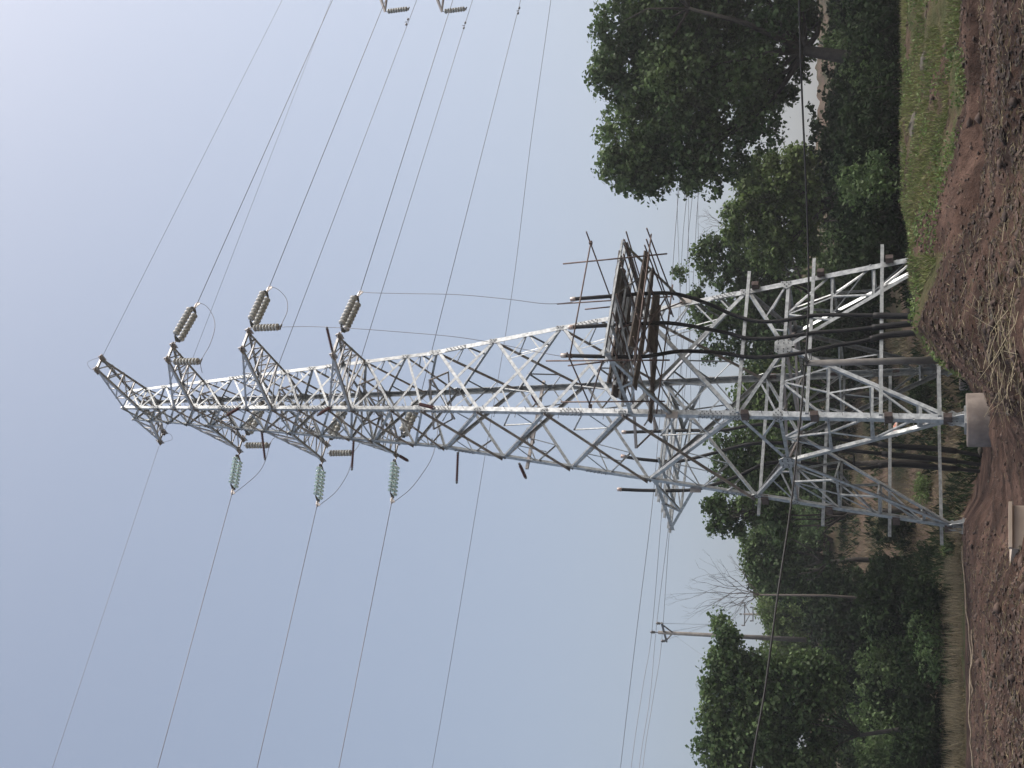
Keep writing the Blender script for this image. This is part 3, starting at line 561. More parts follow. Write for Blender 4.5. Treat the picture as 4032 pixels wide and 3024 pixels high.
for (a, b, d0, d1, lb) in (((890, 1638), (948, 1602), 1.2, 1.4, 'arrester rod on the front leg between the top and middle crossarms'), ((1251, 1634), (1308, 1600), 1.3, 1.5, 'arrester rod on the front leg between the middle and bottom crossarms'),
    ((1649, 1591), (1714, 1607), 1.75, 2.1, 'arrester rod lying across the front leg just below all crossarms'), ((1030, 1695), (1044, 1813), -1.0, -1.6, 'uppermost arrester rod sticking out sideways over the glass strings'), ((1393, 1728), (1385, 1853), -1.2, -1.8, 'second arrester rod down sticking out sideways over the glass strings'),
    ((1568, 1792), (1609, 1816), -3.4, -3.9, 'short arrester rod at the bottom crossarm tip above the lowest glass string'), ((1803, 1783), (1798, 1905), -1.5, -2.2, 'arrester rod sticking out alone from the edge leg below the crossarms'),
    ((2094, 1553), (2122, 1600), -1.9, -2.5, 'arrester rod nearest the trees on the slanted arrester beam'), ((2078, 1688), (2103, 1746), -1.9, -2.5, 'middle arrester rod on the slanted arrester beam'), ((2045, 1826), (2072, 1886), -1.9, -2.5, 'arrester rod at the outer end of the slanted arrester beam')):
    arrester(onplane(*a, d0), onplane(*b, d1), lb, .07)

# ------------------------------------------------------------------ black power cables on both sides
def cable(top, pts, label, grp, r=.066, zp=1.95):
    P = [V(p) for p in pts]; o = thing('power_cable', P[-1], label, 'cable', grp)
    out = []; Q = [P[0]*2-P[1]]+P+[P[-1]*2-P[-2]]
    for i in range(1, len(Q)-2):
        for s_ in np.linspace(0, 1, 8)[:-1]:
            a, b, c, d = Q[i-1:i+3]; out.append(.5*((2*b)+(c-a)*s_+(2*a-5*b+4*c-d)*s_**2+(3*b-a-3*c+d)*s_**3))
    out.append(P[-1]); g = MB(); g.tube(out, r, 12); g.build('sheath', M['rubber'], o, True)
    low = [p for p in out if OZ-.75 < p[2] < OZ+zp]
    if len(low) > 2: g = MB(); g.tube(low, .105, 12); g.build('protective_sleeve', M['rubber'], o, True)
    k = MB(); u = unit(P[0]-P[1]); k.tube([P[0]-u*.12, P[0]-u*.1, P[0]+u*.06, P[0]+u*.08], [r, r*1.2, r*1.2, r*.6], 12); k.build('sealed_end', M['capw'], o, True); return o
def fdist(z): return S(z)/math.sqrt(2)+.34
def hang(pts, sg, dtop):
    out = []
    for x, y in pts:
        d = sg*dtop
        for _ in range(6):
            P = onplane(x, y, d); z = P[2]-OZ
            k = min(1, max(0, (9.6-z)/3.4)); d = sg*(dtop*(1-k)+max(fdist(z), 0)*k)
        out.append(onplane(x, y, d))
    return out
CG = 'thick black power cables rising to the platform'
RC = [[(2254, 1178), (2410, 1166), (2584, 1154), (2680, 1161), (2795, 1199), (2880, 1237), (2964, 1262), (3048, 1266), (3133, 1254), (3217, 1241), (3337, 1240), (3480, 1243), (3600, 1246), (3720, 1250)],
      [(2246, 1289), (2391, 1281), (2536, 1274), (2656, 1274), (2849, 1308), (2943, 1332), (3048, 1332), (3133, 1321), (3217, 1309), (3330, 1301), (3434, 1290), (3580, 1275), (3720, 1265)],
      [(2217, 1400), (2391, 1404), (2536, 1404), (2680, 1383), (2838, 1390), (2943, 1406), (3048, 1404), (3133, 1393), (3217, 1376), (3297, 1359), (3386, 1346), (3482, 1322), (3580, 1312), (3720, 1300)]]
for pts, lb in zip(RC, ('thick black cable under the timber platform, farthest from the tower middle', 'thick black cable under the timber platform, between its two neighbours', 'thick black cable under the timber platform, closest to the front leg')):
    cable(None, hang(pts, 1, 4.6), lb, CG)
LC = [[(2455, 1702), (2600, 1698), (2702, 1695), (2850, 1693), (2947, 1676), (3023, 1672), (3120, 1690), (3300, 1728), (3521, 1756), (3714, 1770), (3878, 1797), (3910, 1800)],
      [(2452, 1797), (2540, 1810), (2669, 1816), (2795, 1788), (2901, 1759), (2977, 1746), (3100, 1745), (3240, 1758), (3362, 1775), (3521, 1792), (3714, 1811), (3887, 1833), (3915, 1836)],
      [(2438, 1927), (2550, 1931), (2711, 1930), (2795, 1913), (2901, 1877), (2964, 1847), (3015, 1826), (3120, 1818), (3260, 1832), (3386, 1845), (3521, 1828), (3714, 1842), (3887, 1859), (3915, 1862)]]
for pts, lb in zip(LC, ('thick black cable behind the lattice, closest to the front leg', 'thick black cable behind the lattice, middle one of its three', 'thick black cable behind the lattice whose top stands clear of the tower')):
    cable(None, hang(pts, -1, 4.6), lb, CG)

# ------------------------------------------------------------------ scaffold pipes and planks on the timber platform
SG = 'rusty scaffold pipes lashed round the platform'
def pipe(p, q, label, r=.026):
    b = MB(); b.tube([p, q], r, 8); o = b.build('scaffold_pipe', M['pipe'], None, True); tag(o, label, 'pipe', SG)
def coupler(c):
    b = MB(); b.box(V(c)-N_*.06, V(c)+N_*.06, .1, .1); o = b.build('pipe_coupler', M['pipe']); tag(o, 'small pipe coupler where two scaffold pipes cross', 'coupler', 'scaffold couplers')
for (a, b, d, lb) in (((2217, 1039), (2627, 999), 5.85, 'upright scaffold pipe at the outer corner of the timber platform, nearest the trees'), ((2193, 1197), (2640, 1168), 2.9, 'upright scaffold pipe beside the farthest black cable'),
    ((2150, 1421), (2637, 1418), 5.5, 'upright scaffold pipe at the platform corner nearest the tower front'), ((2208, 1583), (2618, 1580), 3.1, 'upright scaffold pipe close to the front leg'),
    ((2303, 1218), (2405, 1208), 2.6, 'short upright scaffold pipe above the deck'), ((2236, 1440), (2385, 1424), 5.0, 'short upright scaffold pipe beside the corner upright')):
    pipe(onplane(*a, d), onplane(*b, d), lb)
zr = 10.85
pipe(loc(5.92, 2.2, zr), loc(5.92, -2.65, zr), 'outer handrail pipe of the timber platform')
pipe(loc(6.4, 2.32, zr+.05), loc(2.35, 2.4, zr+.02), 'handrail pipe across the outer end of the platform, tree side')
pipe(loc(6.1, -2.5, zr+.05), loc(3.0, -2.5, zr-.0), 'handrail pipe across the end of the platform nearest the front leg')
pipe(loc(5.5, -2.45, 9.9), loc(3.1, -2.5, 10.9), 'slanting brace pipe on the end of the platform')
for i, (t0, da, db) in enumerate(((2.45, 6.15, 2.3), (2.05, 6.2, 2.3), (1.55, 6.05, 2.4), (1.1, 6.2, 2.3), (-.2, 6.1, 2.4), (-1.0, 6.15, 2.4), (-1.9, 6.1, 2.4))):
    pipe(loc(da, t0, 9.6), loc(db, t0-.05, 9.6), 'scaffold pipe lying under the upper planks across the platform')
for i, (t0, da, db, s_) in enumerate(((2.45, 6.25, 2.6, -.1), (2.1, 6.1, 2.2, -.2), (1.75, 6.2, 2.4, .1), (1.0, 6., 1.9, .1), (.1, 5.9, 2.3, -.1), (-.9, 5.9, 2.2, .15), (-1.8, 5.9, 2.2, .1))):
    pipe(loc(da, t0, 8.88), loc(db, t0+s_, 8.62+.04*i), 'scaffold pipe carrying the lower planks across the platform')
pipe(loc(5.9, 2.5, 8.8), loc(5.6, -2.7, 8.8), 'long scaffold pipe below the outer edge of the lower planks'); pipe(loc(3.0, 2.7, 8.62), loc(2.9, -2.7, 8.62), 'long scaffold pipe below the inner edge of the lower planks')
pipe(loc(5.3, -1.0, 9.6), loc(3.0, 1.9, 8.2), 'diagonal scaffold pipe between the two plank decks, near the tower'); pipe(loc(4.4, -2.4, 9.75), loc(4.3, 1.2, 8.4), 'diagonal scaffold pipe between the two plank decks, outer')
for c in (loc(5.92, 2.25, zr), loc(5.85, -2.45, zr), loc(3.1, -2.5, zr), loc(2.9, 2.38, zr)): coupler(c)
PG = 'weathered timber planks on the work platform'
def plank(p, q, wd, label, t=.045, tilt=0):
    b = MB(); p = V(p); q = V(q); u = unit(q-p); s_ = unit(np.cross(UZ, u)); s_ = s_*math.cos(tilt)+UZ*math.sin(tilt); n = 9
    L0 = [p+(q-p)*k/n+s_*(wd/2+random.uniform(-.025, .025))+UZ*random.uniform(-.012, .012) for k in range(n+1)]
    L1 = [p+(q-p)*k/n-s_*(wd/2+random.uniform(-.025, .025))+UZ*random.uniform(-.012, .012) for k in range(n+1)]
    L0[0] = L0[0]+u*random.uniform(0, .25); L1[-1] = L1[-1]-u*random.uniform(0, .3)
    vs_ = [x-UZ*t/2 for x in L0+L1]+[x+UZ*t/2 for x in L0+L1]; m_ = n+1; fs = []
    for k in range(n): fs += [(k, m_+k, m_+k+1, k+1), (2*m_+k, 2*m_+k+1, 3*m_+k+1, 3*m_+k), (k, k+1, 2*m_+k+1, 2*m_+k), (m_+k, 3*m_+k, 3*m_+k+1, m_+k+1)]
    fs += [(0, 2*m_, 3*m_, m_), (n, m_+n, 3*m_+n, 2*m_+n)]
    b.add(vs_, fs); o = b.build('plank', M['plank']); tag(o, label, 'plank', PG)
for i, (d0, t0, t1) in enumerate(((5.62, 2.0, .1), (5.25, 2.1, -1.9), (4.66, 2.2, -.2), (4.60, -.4, -2.75), (4.25, 2.0, -2.1), (3.52, 2.0, -2.55), (3.1, 1.3, -2.3), (2.7, 2.2, -.6))):
    z_ = 9.86+.03*(i % 3); plank(loc(d0, t0, z_+random.uniform(-.02, .04)), loc(d0+random.uniform(-.12, .12), t1, z_), random.uniform(.34, .44), 'weathered plank of the upper deck on the steel platform', tilt=random.uniform(-.1, .28))
for i, (d0, t0, t1) in enumerate(((5.6, 1.9, -.4), (5.2, 2.4, -2.0), (4.85, .6, -2.3), (4.5, 2.3, -.9), (4.4, -.6, -2.7), (3.3, 2.2, -.6), (2.95, 1.9, -1.5), (2.5, .6, -2.7))):
    z_ = 8.98+.035*(i % 3); plank(loc(d0, t0, z_+random.uniform(-.05, .05)), loc(d0+random.uniform(-.3, .3), t1, z_+random.uniform(-.06, .05)), random.uniform(.32, .46), 'rough plank of the lower deck slung beneath the steel platform', tilt=random.uniform(-.15, .32))

# ------------------------------------------------------------------ foundations, post, loose objects on the ground
def pier(c, r, h, label, grp=None):
    b = MB(); c = V(c); b.tube([c-UZ*h, c-UZ*(h-.02), c-UZ*.03, c], [r, r, r, r-.03], 48); o = b.build('concrete_pier', M['conc'], None, False)
    for p in o.data.polygons: p.use_smooth = abs(p.normal.z) < .3
    tag(o, label, 'foundation', grp)
for k, lb in enumerate(('round concrete pier under the front leg, fully visible', 'concrete pier hidden behind the soil mound under the leg nearest the big tree', 'concrete pier under the rear leg', 'concrete pier level with the ground under the leg nearest the stubble terrace')):
    c = leg(k, ZB-.03); pier(c, .80 if k < 3 else .42, .95 if k < 3 else .5, lb, 'foundation piers of the pylon')
# straight slab in the foreground
b = MB(); c0 = at(3985, 1990, 24); c1 = at(3985, 2160, 23.6); hz = UZ*-.6
e = unit(c1-c0); nb = unit(np.cross(e, UZ)); nb = nb if nb[1] > 0 else -nb
b.prism([c0, c1, c1+nb*1.1, c0+nb*1.1], [c0+hz, c1+hz, c1+nb*1.1+hz, c0+nb*1.1+hz]); o = b.build('concrete_block', M['conc2']); tag(o, 'tan concrete block half buried in red soil at the picture edge', 'block')
b = MB(); c2 = c0-e*.05; b.box(c2+UZ*.03+nb*-.02, c1+UZ*.03-nb*.02, .10, .06); o = b.build('mortar_rim', M['conc2'], None); o.parent = None; tag(o, 'pale crumbly mortar strip on top edge of the tan concrete block', 'mortar strip')
# short concrete post that carries the low bundle
pb = at(3720, 1417, 33.5); pt = at(3172, 1421, 33.5); pt[0:2] = pb[0:2]
b = MB(); b.tube([pb, pt], [.098, .082], 16); o = b.build('concrete_post', M['polec'], None, True); tag(o, 'round grey concrete post in front of the tower holding up the low black bundle', 'post')
lowc = [(3120, -900, 27), (3135, -450, 28.5), (3147, 0, 30), (3155, 300, 31), (3168, 600, 32), (3180, 900, 33), (3184, 1180, 33.4), (3172, 1421, 33.5), (3152, 1640, 33), (3113, 2000, 32), (3067, 2309, 31), (3042, 2494, 30.5), (3008, 2741, 30), (2974, 2926, 29.5), (2930, 3200, 29), (2860, 3700, 28)]
wire('cable_bundle', [at(*q) for q in lowc], .028, 'low twisted black cable bundle strung across the whole view over the concrete post', 'cable', m='rope')
b = MB(); 
for k in range(9):
    a = random.uniform(0, 6.28); p = pt+V(random.uniform(-.1, .1), -.05, random.uniform(-.05, .05)); b.tube([p, p+V(math.cos(a)*.15, -.06, math.sin(a)*.12), p+V(math.cos(a+.8)*.3, -.05, math.sin(a+.5)*.22)], .012, 5)
o = b.build('cable_tie', M['rope']); tag(o, 'tangle of tie wire at the top of the concrete post', 'tie wire')

for (a, b_, r, lb) in (((3790, 2150, 41.), (3838, 2760, 37.), .022, 'long bamboo pole lying along the terrace edge, farther one'), ((3826, 2590, 37.5), (3852, 3060, 36.), .022, 'long bamboo pole lying along the terrace edge, nearer one'), ((3812, 2480, 38.), (3862, 2740, 36.), .02, 'thin bamboo cane lying across the bamboo poles')):
    p = at(*a); q = at(*b_); pts = [p+(q-p)*s_ for s_ in np.linspace(0, 1, 12)]
    for t_ in pts: t_[2] = gh(t_[0], t_[1])+r+.04
    g = MB(); g.tube(pts, r, 8); o = g.build('bamboo_pole', M['bamboo'], None, True); tag(o, lb, 'pole', 'bamboo poles on the terrace edge')
def ground_at(x, y, lo=8, hi=60):                      # first terrain point behind a picture position
    prev = None
    for Y in np.arange(lo, hi, .2):
        P = at(x, y, Y)
        if P[2] < gh(P[0], P[1]): return P
    return at(x, y, hi)
def crumple(p, r, name, m, label, cat, seed=1):
    rs = np.random.default_rng(seed); b = MB(); n = 7; vs_ = []; fs = []
    for i in range(n+1):
        for j in range(10):
            th = math.pi*i/n; ph = 2*math.pi*j/10; k = r*(.85+.2*rs.random()); vs_.append(V(p)+V(k*math.sin(th)*math.cos(ph)*1.5, k*math.sin(th)*math.sin(ph), k*math.cos(th)*.7))
    for i in range(n):
        for j in range(10): fs.append((i*10+j, i*10+(j+1) % 10, (i+1)*10+(j+1) % 10, (i+1)*10+j))
    b.add(vs_, fs); o = b.build(name, M[m]); tag(o, label, cat); return o
p = at(3530, 1690, 52); p[2] = gh(p[0], p[1])+.2; crumple(at(3530, 1690, 55), .22, 'plastic_bag', 'bag', 'crumpled white and orange plastic bag on the bank behind the front leg', 'bag', 3)
crumple(ground_at(3860, 1772, 30, 44), .12, 'stone', 'stone', 'whitish stone on the soil right beside the round pier', 'stone', 4)
for (x, y, r, lb) in ((3862, 2780, .05, 'tiny pale stone below the bamboo poles'), (3850, 2575, .07, 'pale stone in the red clods by the thin cane'), (3880, 2695, .06, 'pale elongated stone in the red clods')):
    crumple(ground_at(x+30, y, 12, 44)+UZ*.03, r, 'stone', 'stone', lb, 'stone', x)
for i, (x, y, r, lb) in enumerate(((3640, 250, .42, 'mossy boulder half sunk in the grassy bank, upper'), (3600, 500, .5, 'grey boulder at the lip of the grassy bank beside the dark hedge'), (3560, 590, .35, 'flat-topped boulder on the bank lip nearer the tower'), (3655, 330, .3, 'rounded boulder in the middle of the grassy bank'))):
    P = ground_at(x, y, 18, 40); crumple(P-UZ*r*.15, r*.6, 'boulder', 'stone', lb, 'boulder', i+20)
# a bleached stick leaning on the clods
p = ground_at(3965, 2360, 12, 40); q = ground_at(3985, 2475, 12, 40)
b = MB(); b.tube([at(4015, 2360, 24)+UZ*.05, at(3990, 2385, 24)+UZ*.1, at(3950, 2475, 24.5)+UZ*.05], [.012, .014, .009], 6); b.tube([at(3990, 2385, 24)+UZ*.1, at(4030, 2410, 24)], [.01, .006], 6); o = b.build('dry_branch', M['bamboo'], None, True); tag(o, 'pale forked dry branch lying on the red clods at the picture edge', 'branch')

# ------------------------------------------------------------------ wooden poles and village wires
def upole(base, top, r0, r1, arms, label, m='polec'):
    o = thing('utility_pole', base, label, 'utility pole', 'village utility poles'); b = MB(); b.tube([base, top], [r0, r1], 14); b.build('shaft', M[m], o, True)
    for (c, ex, L, th, br) in arms:
        a = MB(); a.box(c-ex*L/2, c+ex*L/2, th, th); ar = a.build('crossarm', M['fitting'], o)
        if br:
            a = MB(); a.box(c-ex*L*.42, c-UZ*br, th*.6, th*.6); a.box(c+ex*L*.42, c-UZ*br, th*.6, th*.6); a.build('arm_brace', M['polec'], o)
        for s_ in (-1, 1):
            a = MB(); p = c+ex*(L/2-.06)*s_; a.tube([p, p+UZ*.08, p+UZ*.12, p+UZ*.2, p+UZ*.22, p+UZ*.33, p+UZ*.36], [.03, .03, .09, .06, .1, .06, .02], 10); a.build('pin_insulator', M['fitting'], ar, True)
    a = MB(); p = top; a.tube([p, p+UZ*.2, p+UZ*.24, p+UZ*.34, p+UZ*.36, p+UZ*.46, p+UZ*.5], [.03, .03, .1, .06, .11, .07, .03], 10); a.build('pin_insulator', M['fitting'], o, True); return o
PY = 72.
pt_ = at(2592, 2490, PY); pb_ = at(3140, 2518, PY); pb_[2] -= .5
ex = unit(at(2612, 2555, PY+1.2)-at(2620, 2425, PY-1.2)); ex[2] = 0; ex = unit(ex)
ca_ = at(2615, 2490, PY)
upole(pb_, pt_, .15, .10, [(ca_, ex, 1.95, .1, .55)], 'concrete utility pole with one crossarm rising between the bare tree and the big bush')
P2Y = 135.; p2t = at(2928, 2418, P2Y); p2b = at(3200, 2425, P2Y)
upole(p2b, p2t, .16, .11, [(at(2932, 2418, P2Y), unit(V(1, .15, 0)), 2.6, .12, .6), (at(2965, 2418, P2Y), unit(V(1, .15, 0)), 1.6, .12, 0)], 'dark farther utility pole just above the trees beside the bare tree')
LG = 'village power wires across the view'
B1 = [(2443, 3024), (2567, 2000), (2598, 1650), (2632, 1300), (2665, 950), (2686, 814), (2751, 0)]
tp = pt_+UZ*.4; arL = ca_+ex*(.92)+UZ*.3; arR = ca_-ex*.92+UZ*.3
def chain(ps, Y0, Y1, y0=3024, y1=0):
    out = []
    for x, y in ps: out.append(at(x, y, Y0+(Y1-Y0)*(y0-y)/(y0-y1)))
    return out
l1 = chain([(2390, 3500), (2443, 3024), (2505, 2500), (2567, 2000), (2598, 1650), (2632, 1300), (2667, 814), (2712, 400), (2751, 0), (2800, -500)], 60, 60)
wire('village_wire', l1, .014, 'uppermost village wire, passing above the utility pole', grp=LG)
for ps, mid_, lb in (([(2440, 3500), (2485, 3024), (2532, 2700)], tp, 'village wire carried on the pole-top pin'), ([(2480, 3500), (2517, 3024), (2560, 2740)], arR+UZ*0, 'village wire carried on the crossarm end nearer the tower'), ([(2500, 3500), (2531, 3024), (2570, 2760)], arL, 'village wire carried on the outer crossarm end')):
    i = [tp, arR, arL].index(mid_) if False else (0 if 'top' in lb else 1 if 'nearer' in lb else 2)
    left = [at(x, y, 60+(3500-y)/1000*12) for x, y in ps]
    ends = [[(2607, 2000), (2640, 1600), (2672, 1250), (2688, 950), (2700, 814), (2742, 400), (2778, 0), (2830, -500)], [(2640, 2000), (2668, 1600), (2697, 1250), (2709, 950), (2722, 814), (2762, 400), (2802, 0), (2850, -500)], [(2643, 2000), (2690, 1600), (2720, 1250), (2738, 950), (2746, 814), (2780, 400), (2813, 0), (2860, -500)]][i]
    right = [at(x, y, 72-6*(2400-y)/2900) for x, y in ends]
    wire('village_wire', left+[V(mid_)]+right, .014, lb, grp=LG)
for i, (ps, lb) in enumerate((([(2690, 1700), (2680, 1250), (2671, 950), (2667, 814), (2668, 500), (2675, 100), (2685, -400)], 'level village wire behind the big tree, uppermost'), ([(2722, 1700), (2716, 1250), (2711, 950), (2711, 814), (2712, 500), (2720, 100), (2730, -400)], 'level village wire behind the big tree, middle'), ([(2756, 1700), (2752, 1250), (2750, 950), (2748, 814), (2750, 500), (2756, 100), (2765, -400)], 'level village wire behind the big tree, lowest'))):
    wire('village_wire', [at(x, y, 88) for x, y in ps], .015, lb, grp=LG)
for a, b_ in ((arL, at(2932, 2378, P2Y)), (arR, at(2932, 2460, P2Y)), (ca_, at(2925, 2418, P2Y))):
    wire('village_wire', span(a, b_, .9), .010, 'wire sloping from the utility pole to the dark farther pole', grp=LG)
w8 = [(1560, 3700), (1702, 3024), (1905, 1822), (2014, 1166), (2090, 560), (2169, 0), (2230, -500)]
wire('long_wire', [at(x, y, 62) for x, y in w8], .013, 'single wire crossing behind the tower just above the timber platform', 'wire')
wire('guy_wire', [pt_-UZ*.8, at(3150, 2860, 66)], .006, 'faint guy wire from the utility pole into the big bush', 'wire')

# ------------------------------------------------------------------ trees
def crown_points(blobs, n, per, r_sub, shell=.55):
    """cluster centres through the volume of the blobs (mostly near their skins), leaves round each cluster"""
    vol = np.array([b[3]*b[4]*b[5] for b in blobs]); pr_ = vol**.72; pr_ /= pr_.sum()
    idx = rng.choice(len(blobs), n, p=pr_); B = np.array(blobs)[idx]
    d = rng.normal(size=(n, 3)); d /= np.linalg.norm(d, axis=1)[:, None]; rad = (shell**3+(1-shell**3)*rng.random(n))**(1/3)
    C = B[:, :3]+d*B[:, 3:6]*rad[:, None]
    sub = r_sub*(.6+.8*rng.random(n))
    c2 = np.repeat(C, per, 0); s2 = np.repeat(sub, per); d2 = rng.normal(size=(n*per, 3)); d2 /= np.linalg.norm(d2, axis=1)[:, None]
    P = c2+d2*(s2*(rng.random(n*per)**.45))[:, None]*V(1, 1, .8)
    return C, P, d2
def leaves(name, m, P, D, size, parent, droop=.3, aspect=.75):
    n = len(P); nrm = D*.6+rng.normal(size=(n, 3))*.55+V(0, 0, .45); nrm /= np.linalg.norm(nrm, axis=1)[:, None]
    a = rng.normal(size=(n, 3)); a[:, 2] -= droop; a -= nrm*(a*nrm).sum(1)[:, None]; a /= np.linalg.norm(a, axis=1)[:, None]; b = np.cross(nrm, a)
    s_ = size*(.4+1.25*rng.random(n)**1.3)/2; return quads(name, m, P, a*s_[:, None], b*(s_*aspect)[:, None], parent)
def limb_tree(base, C, r0, parent, frac=.12, top=None):
    mb = MB(); base = V(base); cen = C.mean(0); fork = base+(cen-base)*V(.55, .55, .45)
    mb.tube([base-UZ*.3, base*.6+fork*.4+V(.1, 0, 0), fork], [r0*1.15, r0, r0*.75], 10)
    tr = mb.build('trunk', M['bark'], parent, True)
    lb = MB(); sel = C[rng.choice(len(C), max(6, min(int(len(C)*frac), 60)), replace=False)]
    hubs = [fork+(c-fork)*random.uniform(.3, .6)+rng.normal(size=3)*.5 for c in sel[::6]]
    for h in hubs: lb.tube([fork, (fork+h)/2+rng.normal(size=3)*.2-UZ*.15, h], [r0*.5, r0*.36, r0*.24], 7)
    for c in sel:
        h = min(hubs, key=lambda q: np.linalg.norm(q-c)); mid_ = (h+c)/2+rng.normal(size=3)*.18; lb.tube([h, mid_, c], [r0*.2, r0*.12, r0*.05], 5)
    lb.build('branches', M['bark'], parent, True)
def tree(label, Y, base_px, blobs_px, n, per, lsize, r_sub, m, r0=.2, depth=.8, grp=None, shell=.5, frac=.12, kind='broadleaf_tree', aspect=.75):
    blobs = []
    for (x, y, rx, ry, *dy) in blobs_px:
        c = at(x, y, Y+(dy[0] if dy else 0)); s_ = np.linalg.norm(c-V(0, 0, OZ))/FPX*1.0
        blobs.append((*c, ry*s_, (rx+ry)/2*s_*depth, rx*s_))
    bx = at(*base_px, Y); bx[2] = gh(bx[0], Y); o = thing(kind, bx, label, 'tree', grp)
    C, P, D = crown_points(blobs, n, per, r_sub, shell)
    leaves('crown', M[m], P, D, lsize, o, aspect=aspect); limb_tree(bx, C, r0, o, frac); return o
# blobs: picture x, picture y, radius along x (height), radius along y (width), extra distance
tree('huge broad-crowned tree with a dark rounded crown beside the grassy bank, largest tree', 52, (3300, 300),
     [(2440, 90, 105, 110), (2415, 300, 90, 95), (2450, 230, 115, 130, 1), (2500, 520, 170, 150), (2500, 640, 150, 110), (2660, 90, 210, 210, 1), (2660, 330, 190, 190), (2680, 560, 150, 150), (2560, 700, 110, 80), (2820, 180, 190, 200, 2),
      (2880, 400, 150, 150, 1), (2760, 740, 80, 55), (2700, 650, 130, 90), (2600, 420, 120, 120, 1), (2950, 280, 110, 130), (2840, 620, 110, 110), (2985, 500, 90, 90), (2990, 120, 130, 150, 2), (2620, -150, 230, 220, 1), (2850, -200, 240, 240, 1), (3060, 30, 90, 130), (3150, 60, 80, 100, 2), (3140, 230, 60, 90, 2), (3160, -150, 100, 130), (2480, -260, 150, 170), (3050, 350, 90, 70, 3)], 2700, 42, .19, .50, 'leaf_dark', .30, .8, shell=.25)
tree('pale green bushy tree between the huge tree and the timber platform', 60, (3250, 820),
     [(2960, 700, 60, 45), (3010, 640, 55, 45), (3030, 760, 130, 90), (3100, 690, 90, 110), (2960, 850, 110, 90), (3080, 880, 110, 100), (2900, 910, 60, 50), (3150, 640, 60, 60), (3040, 980, 120, 80), (3160, 800, 70, 120), (3170, 960, 60, 80)], 650, 36, .19, .44, 'leaf_light', .17, .8, grp='trees behind the tower')
tree('tree with open forked branches behind the platform end of the tower', 64, (3200, 1180),
     [(2690, 1075, 38, 42), (2780, 1010, 60, 60), (2840, 960, 60, 45), (2830, 1080, 80, 75), (2930, 1040, 90, 80), (2760, 1270, 50, 60), (2840, 1250, 70, 80), (2940, 1200, 90, 95), (3000, 1120, 80, 80), (2780, 1390, 45, 45), (2880, 1370, 70, 60), (3010, 1320, 90, 100), (3090, 1180, 70, 90), (3100, 1330, 60, 80), (2740, 1180, 30, 40)], 600, 34, .19, .40, 'leaf_dark', .2, .7, grp='trees behind the tower', shell=.3, frac=.3)
tree('leafy tree directly behind the tower middle, between rear and front legs', 66, (3250, 1560),
     [(2930, 1540, 45, 50), (2960, 1620, 70, 60), (3010, 1530, 90, 80), (3060, 1630, 100, 80), (3130, 1540, 90, 90), (3000, 1470, 60, 50), (3140, 1660, 70, 70)], 430, 34, .18, .44, 'leaf_light', .17, .8, grp='trees behind the tower')
tree('thin airy tree showing sky gaps behind the three rear black cables', 58, (3250, 1830),
     [(2830, 1720, 45, 45), (2870, 1790, 70, 70), (2950, 1740, 90, 80), (2880, 1880, 80, 60), (2970, 1870, 100, 90), (3040, 1790, 90, 100), (3080, 1900, 90, 90), (3120, 1760, 70, 90)], 430, 28, .17, .42, 'leaf_dark', .15, .7, grp='trees behind the tower', shell=.25, frac=.25)
tree('slim tree with dangling leaf sprays beside the outermost tower leg', 56, (3250, 2010),
     [(2810, 1990, 35, 40), (2850, 2010, 50, 45), (2800, 2065, 30, 30), (2870, 2050, 40, 30), (2930, 1990, 50, 40), (2910, 2085, 40, 25), (2960, 2030, 40, 35), (3040, 1990, 70, 60), (3080, 2060, 60, 60), (2840, 2090, 25, 18)], 230, 26, .18, .34, 'leaf_dark', .11, .7, grp='trees behind the tower', shell=.2, frac=.3)
tree('rounded green shrub tree between the tower and the bare tree', 70, (3200, 2200),
     [(2960, 2130, 45, 45), (3000, 2190, 80, 70), (3060, 2120, 80, 60), (3070, 2230, 80, 80), (2960, 2240, 35, 40), (3100, 2310, 80, 60), (3010, 2290, 45, 45)], 460, 32, .17, .42, 'leaf_dark', .14, .8, grp='trees behind the tower')
tree('low light green bush tree at the foot of the utility poles', 84, (3200, 2450),
     [(3030, 2400, 55, 60), (3080, 2460, 70, 60), (3060, 2540, 60, 50), (3030, 2600, 40, 40), (3130, 2520, 60, 80), (3140, 2390, 60, 70)], 420, 30, .17, .5, 'leaf_light', .14, .8)
tree('big dark green bushy tree on the side opposite the huge tree', 52, (3330, 2840),
     [(2830, 2450, 38, 30), (2870, 2510, 45, 40, -1), (2810, 2600, 45, 45), (2880, 2600, 70, 70), (2790, 2700, 30, 40), (2850, 2730, 80, 80), (2820, 2850, 70, 70), (2890, 2900, 110, 100), (2960, 2650, 90, 75), (2980, 2720, 130, 120), (3060, 2680, 120, 100), (2800, 2960, 60, 60), (3000, 2880, 130, 130), (3120, 2760, 130, 120), (3150, 2950, 130, 130), (2900, 3080, 120, 120), (3120, 3150, 160, 150), (2890, 3300, 140, 150), (3200, 2650, 90, 80), (3240, 2700, 80, 100)], 2100, 34, .17, .45, 'leaf_dark', .1, .8, shell=.3)
